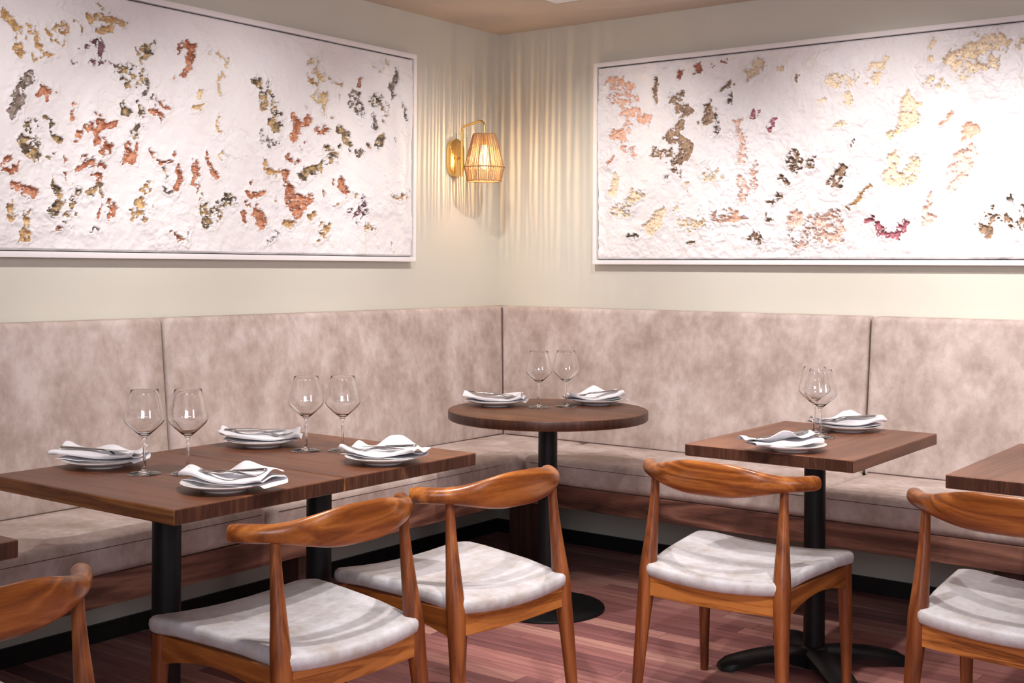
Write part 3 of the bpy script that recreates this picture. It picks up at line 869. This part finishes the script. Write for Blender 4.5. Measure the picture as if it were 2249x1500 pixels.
# recessed fitting in the ceiling, just in view
cf = empty('recessed_ceiling_light', (0.75, -0.555, CEIL), math.radians(0))
tag(cf, 'white square recessed fitting in the ceiling above the corner', 'light')
obj('trim_ring', merge(round_box(-0.10, 0.10, 0.085, 0.10, -0.007, 0.0, 0.002, 2, 1), round_box(-0.10, 0.10, -0.10, -0.085, -0.007, 0.0, 0.002, 2, 1),
                       round_box(-0.10, -0.085, -0.085, 0.085, -0.007, 0.0, 0.002, 2, 1), round_box(0.085, 0.10, -0.085, 0.085, -0.007, 0.0, 0.002, 2, 1)), MAT['plastic'], cf)
obj('diffuser', round_box(-0.085, 0.085, -0.085, 0.085, -0.004, -0.001, 0.001, 1, 1), MAT['plastic'], cf)

# ------------------------------------------------------------------ tables
TH = 0.036


def cross_base(a0):
    parts = []
    for k in range(4):
        a = a0 + k * math.pi / 2
        V, F = [], []
        n = 10
        for i in range(n + 1):
            t = i / n
            r = 0.03 + 0.285 * t
            hw = 0.041 - 0.002 * t + 0.008 * math.sin(math.pi * t)
            zt = 0.036 * (1 - t ** 1.6) + 0.026 + (0.006 * math.sin(math.pi * t))
            zb = 0.030 * math.sin(math.pi * min(1, t * 1.15)) ** 0.8 if t < 0.87 else 0.0
            if t == 1: zt, hw = 0.018, 0.026
            for (s, z) in ((-hw, zb), (-hw, zt - 0.012), (-hw * 0.62, zt), (hw * 0.62, zt), (hw, zt - 0.012), (hw, zb)):
                V.append((r * math.cos(a) - s * math.sin(a), r * math.sin(a) + s * math.cos(a), z))
        for i in range(n):
            for j in range(6):
                F.append([i * 6 + j, i * 6 + (j + 1) % 6, (i + 1) * 6 + (j + 1) % 6, (i + 1) * 6 + j])
        F.append(list(range(6)))
        F.append([n * 6 + j for j in range(6)])
        parts.append((V, F))
    return parts


def table(label, group, x0, x1, y0, y1, kind='square', grain='x', base='cross', a0=math.radians(43), off=(0, 0)):
    cx, cy = (x0 + x1) / 2, (y0 + y1) / 2
    root = empty('pedestal_table', (cx, cy, 0))
    tag(root, label, 'table', group)
    hx, hy = (x1 - x0) / 2, (y1 - y0) / 2
    if kind == 'square':
        top = obj('tabletop', round_box(-hx, hx, -hy, hy, 0.75 - TH, 0.75, 0.0035, 3, 2), MAT['table_' + grain], root)
        me = top.data
        me.materials.append(MAT['end_grain'])
        me.materials.append(MAT['table_side'])
        for p in me.polygons:
            nn = p.normal
            v = abs(nn.x) if grain == 'x' else abs(nn.y)
            if v > 0.85: p.material_index = 1
            elif grain == 'x' and abs(nn.y) > 0.7: p.material_index = 2
    else:
        R = hx
        top = obj('tabletop', lathe([(0, 0.75 - TH), (R - 0.004, 0.75 - TH), (R, 0.75 - TH + 0.004), (R, 0.746), (R - 0.0012, 0.7488), (R - 0.004, 0.75), (0, 0.75)], 128), MAT['table_x'], root)
        weld(top)
        top.data.materials.append(MAT['end_grain'])
        for p in top.data.polygons:
            if abs(p.normal.z) < 0.4: p.material_index = 1
    obj('mounting_plate', round_box(-0.17 + off[0], 0.17 + off[0], -0.02 + off[1], 0.02 + off[1], 0.75 - TH - 0.012, 0.75 - TH - 0.0005, 0.003, 2, 1), MAT['black'], root)
    ox, oy = off
    if base == 'cross':
        obj('column', move(lathe([(0.034, 0.06), (0.034, 0.71)], 32), (ox, oy, 0)), MAT['black'], root)
        b = obj('base', move(lathe([(0.050, 0.02), (0.052, 0.050), (0.040, 0.066), (0.034, 0.068)], 32), (ox, oy, 0)), MAT['black'], root)
        for d in cross_base(a0):
            obj('foot', move(d, (ox, oy, 0)), MAT['black'], b)
    else:
        obj('column', move(lathe([(0.036, 0.012), (0.036, 0.71)], 32), (ox, oy, 0)), MAT['black'], root)
        o = obj('base', move(lathe([(0, 0.0), (0.215, 0.0), (0.218, 0.004), (0.216, 0.010), (0.205, 0.012), (0.044, 0.016), (0.042, 0.02), (0.036, 0.02)], 72), (ox, oy, 0)), MAT['black'], root)
        weld(o)
    return root


GT = 'square walnut topped pedestal tables'
table('square walnut table of the joined pair, the half nearer the camera', GT, 0.7124, 1.4416, -3.0564, -2.532, base='disc')
table('square walnut table of the joined pair, the half nearer the round table', GT, 0.7124, 1.4416, -2.528, -1.995, base='disc')
table('round walnut topped table on a black column in the bench corner', None, 0.9741 - 0.3765, 0.9741 + 0.3765, -0.9677 - 0.3765, -0.9677 + 0.3765, kind='round', base='disc')
table('square walnut table standing alone with two settings past the round table', GT, 1.8229, 2.3545, -1.456, -0.7319, grain='y', off=(-0.042, 0.10))
table('bare square walnut table cut off by the frame beyond the lone set table', GT, 2.628, 3.16, -1.530, -0.80, grain='y', off=(-0.042, 0.10))
table('bare square walnut table of which only one corner shows in front of the bench', GT, 0.7124, 1.4415, -3.95, -3.424, base='disc')


# ------------------------------------------------------------------ dining chairs
def make_chair():
    root = empty('dining_chair', (0, 0, 0))
    # seat pad: rounded trapezoid outline, dished across
    def hw(y): return 0.204 + (0.256 - 0.204) * (y + 0.19) / 0.46
    out = []
    yf, yb = 0.305, -0.188
    rf = 0.055
    w1 = 0.257
    for k in range(9):
        a = math.pi / 2 * k / 8
        out.append((w1 - rf + rf * math.cos(a), yf - rf + rf * math.sin(a)))
    for k in range(1, 6): out.append(((w1 - rf) * (1 - k / 3.0), yf + 0.006 * math.sin(math.pi * k / 6)))
    for k in range(9):
        a = math.pi / 2 + math.pi / 2 * k / 8
        out.append((-(w1 - rf) + rf * math.cos(a), yf - rf + rf * math.sin(a)))
    for k in range(1, 7):
        y = yf - rf + (yb + 0.02 - (yf - rf)) * k / 6
        out.append((-hw(y), y))
    rb = 0.014
    for k in range(5):
        a = math.pi + math.pi / 2 * k / 4
        out.append((-hw(yb) + rb + rb * math.cos(a), yb + rb + rb * math.sin(a)))
    for k in range(1, 8): out.append((-hw(yb) + 2 * hw(yb) * k / 8, yb - 0.012 * math.sin(math.pi * k / 8)))
    for k in range(5):
        a = 1.5 * math.pi + math.pi / 2 * k / 4
        out.append((hw(yb) - rb + rb * math.cos(a), yb + rb + rb * math.sin(a)))
    for k in range(1, 6):
        y = yb + 0.02 + ((yf - rf) - (yb + 0.02)) * k / 6
        out.append((hw(y), y))
    cx, cy = 0.0, 0.04
    T = 0.038
    def hgt(x, y):
        d = 0.020 * (x / 0.25) ** 2
        rear = smooth01((y + 0.19) / 0.2)
        f = smooth01((y - 0.17) / 0.11)
        return 0.422 + d + 0.010 * rear - 0.006 * f
    rings = [(0.988, -T + 0.004), (0.975, -T)]
    prof = [(0.97, -T), (0.992, -T + 0.005), (1.0, -T * 0.55), (0.995, -0.010), (0.975, -0.003), (0.93, 0.0), (0.8, 0.0), (0.6, 0.0), (0.4, 0.0), (0.2, 0.0)]
    V, F = [], []
    n = len(out)
    for s, dz in prof:
        for x, y in out:
            X, Y = cx + (x - cx) * s, cy + (y - cy) * s
            V.append((X, Y, hgt(X, Y) + dz))
    for i in range(len(prof) - 1):
        for k in range(n): F.append([i * n + k, i * n + (k + 1) % n, (i + 1) * n + (k + 1) % n, (i + 1) * n + k])
    V.append((cx, cy, hgt(cx, cy)))
    c_ = len(V) - 1
    for k in range(n): F.append([(len(prof) - 1) * n + k, (len(prof) - 1) * n + (k + 1) % n, c_])
    V.append((cx, cy, hgt(0, 0) - T))
    c_ = len(V) - 1
    for k in range(n): F.append([(k + 1) % n, k, c_])
    obj('seat', (V, F), MAT['seat'], root)
    # rear legs run on as back posts; front legs taper down
    for s in (-1, 1):
        P = [(0.226, -0.200, 0.0), (0.220, -0.190, 0.12), (0.213, -0.178, 0.26), (0.208, -0.168, 0.35), (0.206, -0.163, 0.405),
             (0.204, -0.156, 0.45), (0.202, -0.148, 0.51), (0.200, -0.139, 0.58), (0.199, -0.133, 0.64), (0.199, -0.131, 0.674)]
        Rr = [0.0135, 0.0165, 0.0205, 0.0235, 0.0250, 0.0232, 0.0190, 0.0152, 0.0125, 0.0118]
        obj('rear_leg', tube([(s * a, b, c) for a, b, c in P], Rr, 16), MAT['chair_z'], root)
        P = [(0.233, 0.266, 0.0), (0.233, 0.264, 0.16), (0.230, 0.260, 0.30), (0.228, 0.257, 0.406)]
        obj('front_leg', tube([(s * a, b, c) for a, b, c in P], [0.0130, 0.0170, 0.0205, 0.0210], 16), MAT['chair_z'], root)

    def rail(p0, p1, zt, zb, th, n=12):
        a, b = Vector(p0), Vector(p1)
        d = (b - a).normalized()
        nr = Vector((-d.y, d.x, 0)) * th / 2
        V, F = [], []
        for i in range(n + 1):
            t = i / n
            p = a.lerp(b, t)
            for s, z in ((-1, zb(t)), (-1, zt(t)), (1, zt(t)), (1, zb(t))):
                V.append((p.x + nr.x * s, p.y + nr.y * s, z))
        for i in range(n):
            for j in range(4): F.append([i * 4 + j, i * 4 + (j + 1) % 4, (i + 1) * 4 + (j + 1) % 4, (i + 1) * 4 + j])
        F.append([0, 1, 2, 3])
        F.append([n * 4 + j for j in (3, 2, 1, 0)])
        return V, F
    arch = lambda t: math.sin(math.pi * t)
    obj('rear_rail', rail((-0.20, -0.170, 0), (0.20, -0.170, 0), lambda t: 0.403 - 0.014 * arch(t), lambda t: 0.340 - 0.006 * arch(t), 0.020), MAT['chair_rail'], root)
    obj('front_rail', rail((-0.222, 0.258, 0), (0.222, 0.258, 0), lambda t: 0.400 - 0.012 * arch(t), lambda t: 0.340 + 0.012 * arch(t), 0.020), MAT['chair_x'], root)
    for s in (-1, 1):
        obj('side_rail', rail((s * 0.209, -0.165, 0), (s * 0.229, 0.256, 0), lambda t: 0.404, lambda t: 0.332 + 0.034 * arch(t), 0.020), MAT['chair_y'], root)
    # horn shaped crest
    V, F = [], []
    ns, nc = 64, 20
    for i in range(ns + 1):
        s = -1 + 2 * i / ns
        a = abs(s)
        x = 0.262 * (s + 0.04 * math.sin(math.pi * s))
        y = -0.198 + 0.146 * a ** 2.7
        e = 1e-3
        x2 = 0.262 * (s + e + 0.04 * math.sin(math.pi * (s + e)))
        y2 = -0.198 + 0.146 * abs(s + e) ** 2.7
        t = Vector((x2 - x, y2 - y, 0)).normalized()
        nrm = Vector((-t.y, t.x, 0))
        p = smooth01((0.83 - a) / 0.72)
        hh = 0.0215 + 0.0295 * p
        ht = 0.0205 - 0.0085 * smooth01((1.0 - a) / 0.75)
        zc = 0.693 + 0.004 * p
        tilt = 0.20 * p
        if i in (0, ns): hh, ht = hh * 0.86, ht * 0.86
        if i == 0: x += 0.000
        for k in range(nc):
            th = 2 * math.pi * k / nc
            cc, ss = math.cos(th), math.sin(th)
            ex = 0.92
            cc = math.copysign(abs(cc) ** ex, cc)
            ss = math.copysign(abs(ss) ** ex, ss)
            q = Vector((x, y, zc)) + nrm * (cc * ht - ss * hh * math.sin(tilt)) + Vector((0, 0, 1)) * ss * hh * math.cos(tilt)
            V.append(tuple(q))
    # tiny end caps a little beyond the last rings
    for i in range(ns):
        for k in range(nc): F.append([i * nc + k, i * nc + (k + 1) % nc, (i + 1) * nc + (k + 1) % nc, (i + 1) * nc + k])
    F.append(list(range(nc)))
    F.append([ns * nc + k for k in range(nc)])
    obj('backrest', (V, F), MAT['chair_x'], root)
    return root


chair0 = make_chair()
CH = [(2.022, -1.501, 0.028, 'teak dining chair with grey seat drawn up to the lone set square table'),
      (1.505, -2.107, 1.453, 'teak dining chair with grey seat between the joined pair and the round table'),
      (1.477, -2.697, 1.509, 'teak dining chair with grey seat at the near table of the joined pair'),
      (2.819, -1.517, -0.053, 'teak dining chair with grey seat at the bare table cut off by the frame edge'),
      (1.518, -3.632, 1.611, 'honey teak dining chair showing only half its crest and one post')]
for i, (x, y, a, lab) in enumerate(CH):
    c_ = chair0 if i == 0 else copy_tree(chair0)
    c_.location = (x, y, 0)
    c_.rotation_euler = (0, 0, a)
    tag(c_, lab, 'chair', 'teak dining chairs')

# ------------------------------------------------------------------ wine glasses
Hh = 0.215
outer = [(0.0, 0.0015), (0.030, 0.0012), (0.0415, 0.0006), (0.0430, 0.0014), (0.0415, 0.0028), (0.030, 0.0042), (0.014, 0.0065), (0.0065, 0.0105),
         (0.0042, 0.018), (0.0036, 0.040), (0.0037, 0.070), (0.0044, 0.086), (0.0068, 0.0935), (0.0120, 0.0985), (0.0220, 0.1070), (0.0350, 0.1185),
         (0.0450, 0.1285), (0.0500, 0.1360), (0.0510, 0.1420), (0.0500, 0.1500), (0.0465, 0.1680), (0.0415, 0.1880), (0.0370, 0.2040), (0.0345, 0.2140), (0.0341, 0.2150)]
inner = [(0.0341, 0.2150), (0.0339, 0.2140), (0.0364, 0.2040), (0.0409, 0.1880), (0.0459, 0.1680), (0.0494, 0.1500), (0.0503, 0.1420), (0.0493, 0.1366), (0.0443, 0.1296), (0.0343, 0.1199), (0.0213, 0.1088), (0.0110, 0.1011), (0.0000, 0.0986)]
gm = None
GL = [(1.003, -2.808, 'wine glass on the near joined table, the one closer to the bench'),
      (1.084, -2.735, 'wine glass on the near joined table, behind the napkin nearest the camera'),
      (1.034, -2.273, 'wine glass on the far joined table, beside the plate against the bench'),
      (1.110, -2.201, 'wine glass on the far joined table, foot hidden behind the napkin'),
      (0.916, -0.946, 'wine glass on the round table, beside the plate nearer the wall lamp'),
      (0.979, -0.855, 'wine glass on the round table, beside the plate with the raised napkin'),
      (2.094, -1.065, 'wine glass on the lone square table, the front one of the overlapping two'),
      (2.036, -0.975, 'wine glass on the lone square table, half hidden behind its twin')]
for i, (x, y, lab) in enumerate(GL):
    if gm is None:
        o = obj('wine_glass', lathe(outer + inner, 72), MAT['glass'])
        weld(o)
        gm = o
    else:
        o = gm.copy()
        COL.objects.link(o)
    o.location = (x, y, 0.7502)
    o.rotation_euler = (0, 0, i * 0.7)
    tag(o, lab, 'glass', 'clear wine glasses')

# ------------------------------------------------------------------ plates, napkins, cutlery
plate_prof = [(0.0, 0.004), (0.045, 0.004), (0.050, 0.0), (0.054, 0.0), (0.057, 0.0045), (0.075, 0.0085), (0.094, 0.0145), (0.1035, 0.0185), (0.1045, 0.0200),
              (0.1030, 0.0208), (0.092, 0.0175), (0.075, 0.0120), (0.060, 0.0085), (0.030, 0.0072), (0.0, 0.0070)]


def napkin_mesh(seed, L=0.235, W=0.088, peak=0.5):
    """a linen napkin folded zig-zag into four layers, rumpled, one end fanning out and drooping"""
    r = random.Random(seed)
    layers = 3
    th = 0.0055
    prof = []                                     # (across, height, layer index)
    for l in range(layers):
        w = W / 2 * (1 - 0.05 * l)
        s = 1 if l % 2 == 0 else -1
        m = 11
        for i in range(m):
            t = i / (m - 1)
            prof.append((s * (-w + 2 * w * t), l * th, l))
        if l < layers - 1:
            for k in range(1, 5):
                a = -math.pi / 2 + math.pi * k / 5
                prof.append((s * (w + math.cos(a) * 0.0060), l * th + th / 2 + math.sin(a) * th / 2, l + k / 5))
    nu = 40
    V, F = [], []
    ph = [r.uniform(0, 6.28) for _ in range(8)]
    for i in range(nu + 1):
        u = -1 + 2 * i / nu
        for j, (v, h, l) in enumerate(prof):
            lf = l / (layers - 1)
            # layers slip over one another towards the ends
            x = u * L / 2 * (1 - 0.05 * abs(lf - 0.4)) + 0.010 * (lf - 0.5) * (1 if u > 0 else -1) * math.sin(ph[0]) + 0.006 * math.sin(3 * u + l * 1.7 + ph[1])
            y = v * (1 + 0.10 * math.sin(2.2 * u + ph[2])) + 0.012 * math.sin(1.8 * u + ph[3]) + 0.006 * lf * math.sin(4 * u + ph[6])
            sag = -0.010 * max(0, 1 - (x * x + y * y) / 0.0085)
            z = h + sag
            # rumples grow with the layer
            z += lf * (0.0060 * math.sin(2.6 * u + 2.2 * v / W + ph[4]) + 0.0022 * math.sin(5.5 * u - 4 * v / W + ph[5])) + 0.005 * lf
            vv = v / (W / 2)
            z += lf ** 1.5 * peak * 0.046 * math.exp(-((u - 0.10) / 0.42) ** 2 - ((vv - 0.75) / 0.50) ** 2)
            # overhanging ends
            over = max(0, abs(x) - 0.107)
            z -= over * (0.50 if u > 0 else 0.18) * (1.2 - 0.5 * lf)
            z += 0.007 * lf * smooth01((abs(u) - 0.7) / 0.3) * (1 + math.sin(3.2 * vv + ph[7]))
            V.append((x, y, max(z, 0.004 - 0.010)))
    m = len(prof)
    for i in range(nu):
        for j in range(m - 1): F.append([i * m + j, i * m + j + 1, (i + 1) * m + j + 1, (i + 1) * m + j])
    return V, F


def napkin(seed, peak):
    o = obj('folded_napkin', napkin_mesh(seed, peak=peak), MAT['cloth'])
    sm = o.modifiers.new('thick', 'SOLIDIFY')
    sm.thickness = 0.0016
    sm.offset = 0
    sb = o.modifiers.new('soft', 'SUBSURF')
    sb.levels = sb.render_levels = 1
    return o


def fork_mesh():
    V, F = [], []
    def strip(pts):
        """pts: (x, halfwidth, z, yoffset)"""
        n0 = len(V)
        for x, w, z, y in pts:
            for s, dz in ((-1, 0), (1, 0), (1, 0.0018), (-1, 0.0018)):
                V.append((x, y + s * w, z + dz))
        for i in range(len(pts) - 1):
            for j in range(4): F.append([n0 + i * 4 + j, n0 + i * 4 + (j + 1) % 4, n0 + (i + 1) * 4 + (j + 1) % 4, n0 + (i + 1) * 4 + j])
        F.append([n0, n0 + 1, n0 + 2, n0 + 3])
        k = n0 + (len(pts) - 1) * 4
        F.append([k, k + 1, k + 2, k + 3])
    strip([(-0.098, 0.0045, 0.000, 0), (-0.094, 0.0068, 0.0005, 0), (-0.06, 0.0062, 0.003, 0), (-0.02, 0.0042, 0.0065, 0), (0.012, 0.0030, 0.0080, 0),
           (0.030, 0.0034, 0.0055, 0), (0.040, 0.0080, 0.0020, 0), (0.048, 0.0118, 0.0000, 0), (0.058, 0.0122, 0.0000, 0)])
    for k in range(4):
        y = -0.0105 + 0.007 * k
        strip([(0.0575, 0.0018, 0.0, y), (0.075, 0.0016, 0.0025, y), (0.090, 0.0012, 0.0070, y * 0.96), (0.098, 0.0005, 0.0105, y * 0.94)])
    return V, F


def knife_meshes():
    blade_pts = [(0.010, -0.004, 0.004), (0.018, -0.0075, 0.0065), (0.050, -0.0095, 0.0075), (0.080, -0.0095, 0.0072), (0.098, -0.006, 0.0065), (0.106, 0.0, 0.0052), (0.108, 0.003, 0.0042)]
    V, F = [], []
    for x, ya, yb in blade_pts:
        x *= 0.86
        V += [(x, ya, 0.0028), (x, yb, 0.0022), (x, yb, 0.0040)]
    for i in range(len(blade_pts) - 1):
        for j in range(3): F.append([i * 3 + j, i * 3 + (j + 1) % 3, (i + 1) * 3 + (j + 1) % 3, (i + 1) * 3 + j])
    F.append([0, 1, 2])
    F.append([len(V) - 3, len(V) - 2, len(V) - 1])
    handle = tube([(-0.088, 0, 0.0036), (-0.085, 0, 0.0036), (-0.05, 0, 0.0036), (0.0, 0, 0.0034), (0.012, 0, 0.0032)], [0.004, 0.0078, 0.0074, 0.0060, 0.0050], 12, 0.48)
    return (V, F), handle


fork0 = knife0 = plate0 = None
nap_protos = {}
# where, plate centre, napkin centre, napkin angle, mirrored, seed, fork (dx, dy, angle), knife (dx, dy, angle), words
SET = [
    ('near joined table, bench side', (0.812, -2.795), (0.808, -2.800), 28, 1, 0.55, (-0.010, 0.004, 22), (-0.022, -0.008, 36)),
    ('near joined table, chair side', (1.335, -2.825), (1.350, -2.815), 12, 2, 0.75, (-0.006, -0.014, 198), (0.012, 0.006, 188)),
    ('far joined table, bench side', (0.856, -2.280), (0.858, -2.288), 40, 3, 0.4, (-0.004, 0.002, 30), (-0.020, -0.006, 46)),
    ('far joined table, chair side', (1.352, -2.290), (1.358, -2.288), 10, 4, 0.7, (-0.004, -0.014, 196), (0.012, 0.004, 186)),
    ('round table, nearer the wall lamp', (0.745, -0.995), (0.745, -0.998), 30, 5, 0.3, (0.004, 0.0, 20), (-0.020, -0.006, 34)),
    ('round table, with the raised napkin peak', (1.020, -0.705), (1.012, -0.700), 52, 6, 0.7, (0.006, -0.010, 238), (0.014, -0.012, 226)),
    ('lone square table, chair side', (2.130, -1.375), (2.108, -1.395), 232, 7, 0.8, (-0.002, -0.004, 66), (0.000, 0.012, 56)),
    ('lone square table, bench side', (2.098, -0.845), (2.094, -0.838), 42, 8, 0.6, (0.0, -0.016, 232), (0.010, -0.012, 218)),
]
for i, (where, pc, nc_, na, seed, peak, fk, kn) in enumerate(SET):
    if plate0 is None:
        plate0 = o = obj('plate', lathe(plate_prof, 72), MAT['china'])
        weld(o)
    else:
        o = plate0.copy()
        COL.objects.link(o)
    o.location = (pc[0], pc[1], 0.7502)
    tag(o, 'round white side plate under a napkin on the ' + where, 'plate', 'white side plates')
    nk = napkin(seed, peak)
    nk.location = (nc_[0], nc_[1], 0.7502 + 0.0225)
    nk.rotation_euler = (0, 0, math.radians(na))
    tag(nk, 'rumpled folded white linen napkin on the ' + where, 'napkin', 'folded linen napkins')
    if fork0 is None:
        fork0 = f_ = obj('fork', fork_mesh(), MAT['steel'])
        kroot = empty('table_knife')
        bl_, hd_ = knife_meshes()
        obj('blade', bl_, MAT['steel'], kroot)
        obj('handle', hd_, MAT['steel'], kroot)
        knife0 = k_ = kroot
    else:
        f_ = fork0.copy()
        COL.objects.link(f_)
        k_ = copy_tree(knife0)
    def rest(dx, dy, deg, a0, a1):
        # highest cloth under the piece of cutlery
        th_ = math.radians(deg - na)
        c0, s0 = math.cos(math.radians(-na)), math.sin(math.radians(-na))
        ox, oy = c0 * dx - s0 * dy, s0 * dx + c0 * dy
        zs = []
        for t in range(9):
            q = a0 + (a1 - a0) * t / 8
            x, y = ox + q * math.cos(th_), oy + q * math.sin(th_)
            near = [v.co.z for v in nk.data.vertices if abs(v.co.x - x) < 0.009 and abs(v.co.y - y) < 0.009]
            if near: zs.append(max(near))
        qs = [a0 + (a1 - a0) * t / 8 for t in range(9)][:len(zs)]
        if len(zs) < 4: return nk.location.z + (max(zs) if zs else 0.02), 0.0
        sl_, ic = np.polyfit(qs, zs, 1)
        sl_ = max(-0.12, min(0.12, sl_))
        ic = np.mean(zs) - sl_ * np.mean(qs)
        lift = max(z - (sl_ * q + ic) for q, z in zip(qs, zs))
        return nk.location.z + ic + lift * 0.65 + 0.001, -math.atan(sl_)
    zf, pf = rest(fk[0], fk[1], fk[2], -0.08, 0.075)
    f_.location = (nc_[0] + fk[0], nc_[1] + fk[1], zf - 0.003)
    f_.rotation_euler = (0, pf, math.radians(fk[2]))
    zk, pk = rest(kn[0], kn[1], kn[2], -0.085, 0.085)
    k_.location = (nc_[0] + kn[0], nc_[1] + kn[1], zk)
    k_.rotation_euler = (0, pk, math.radians(kn[2]))
    tag(f_, 'steel fork lying on the napkin, ' + where, 'fork', 'steel forks on the napkins')
    tag(k_, 'steel knife lying on the napkin, ' + where, 'knife', 'steel knives on the napkins')
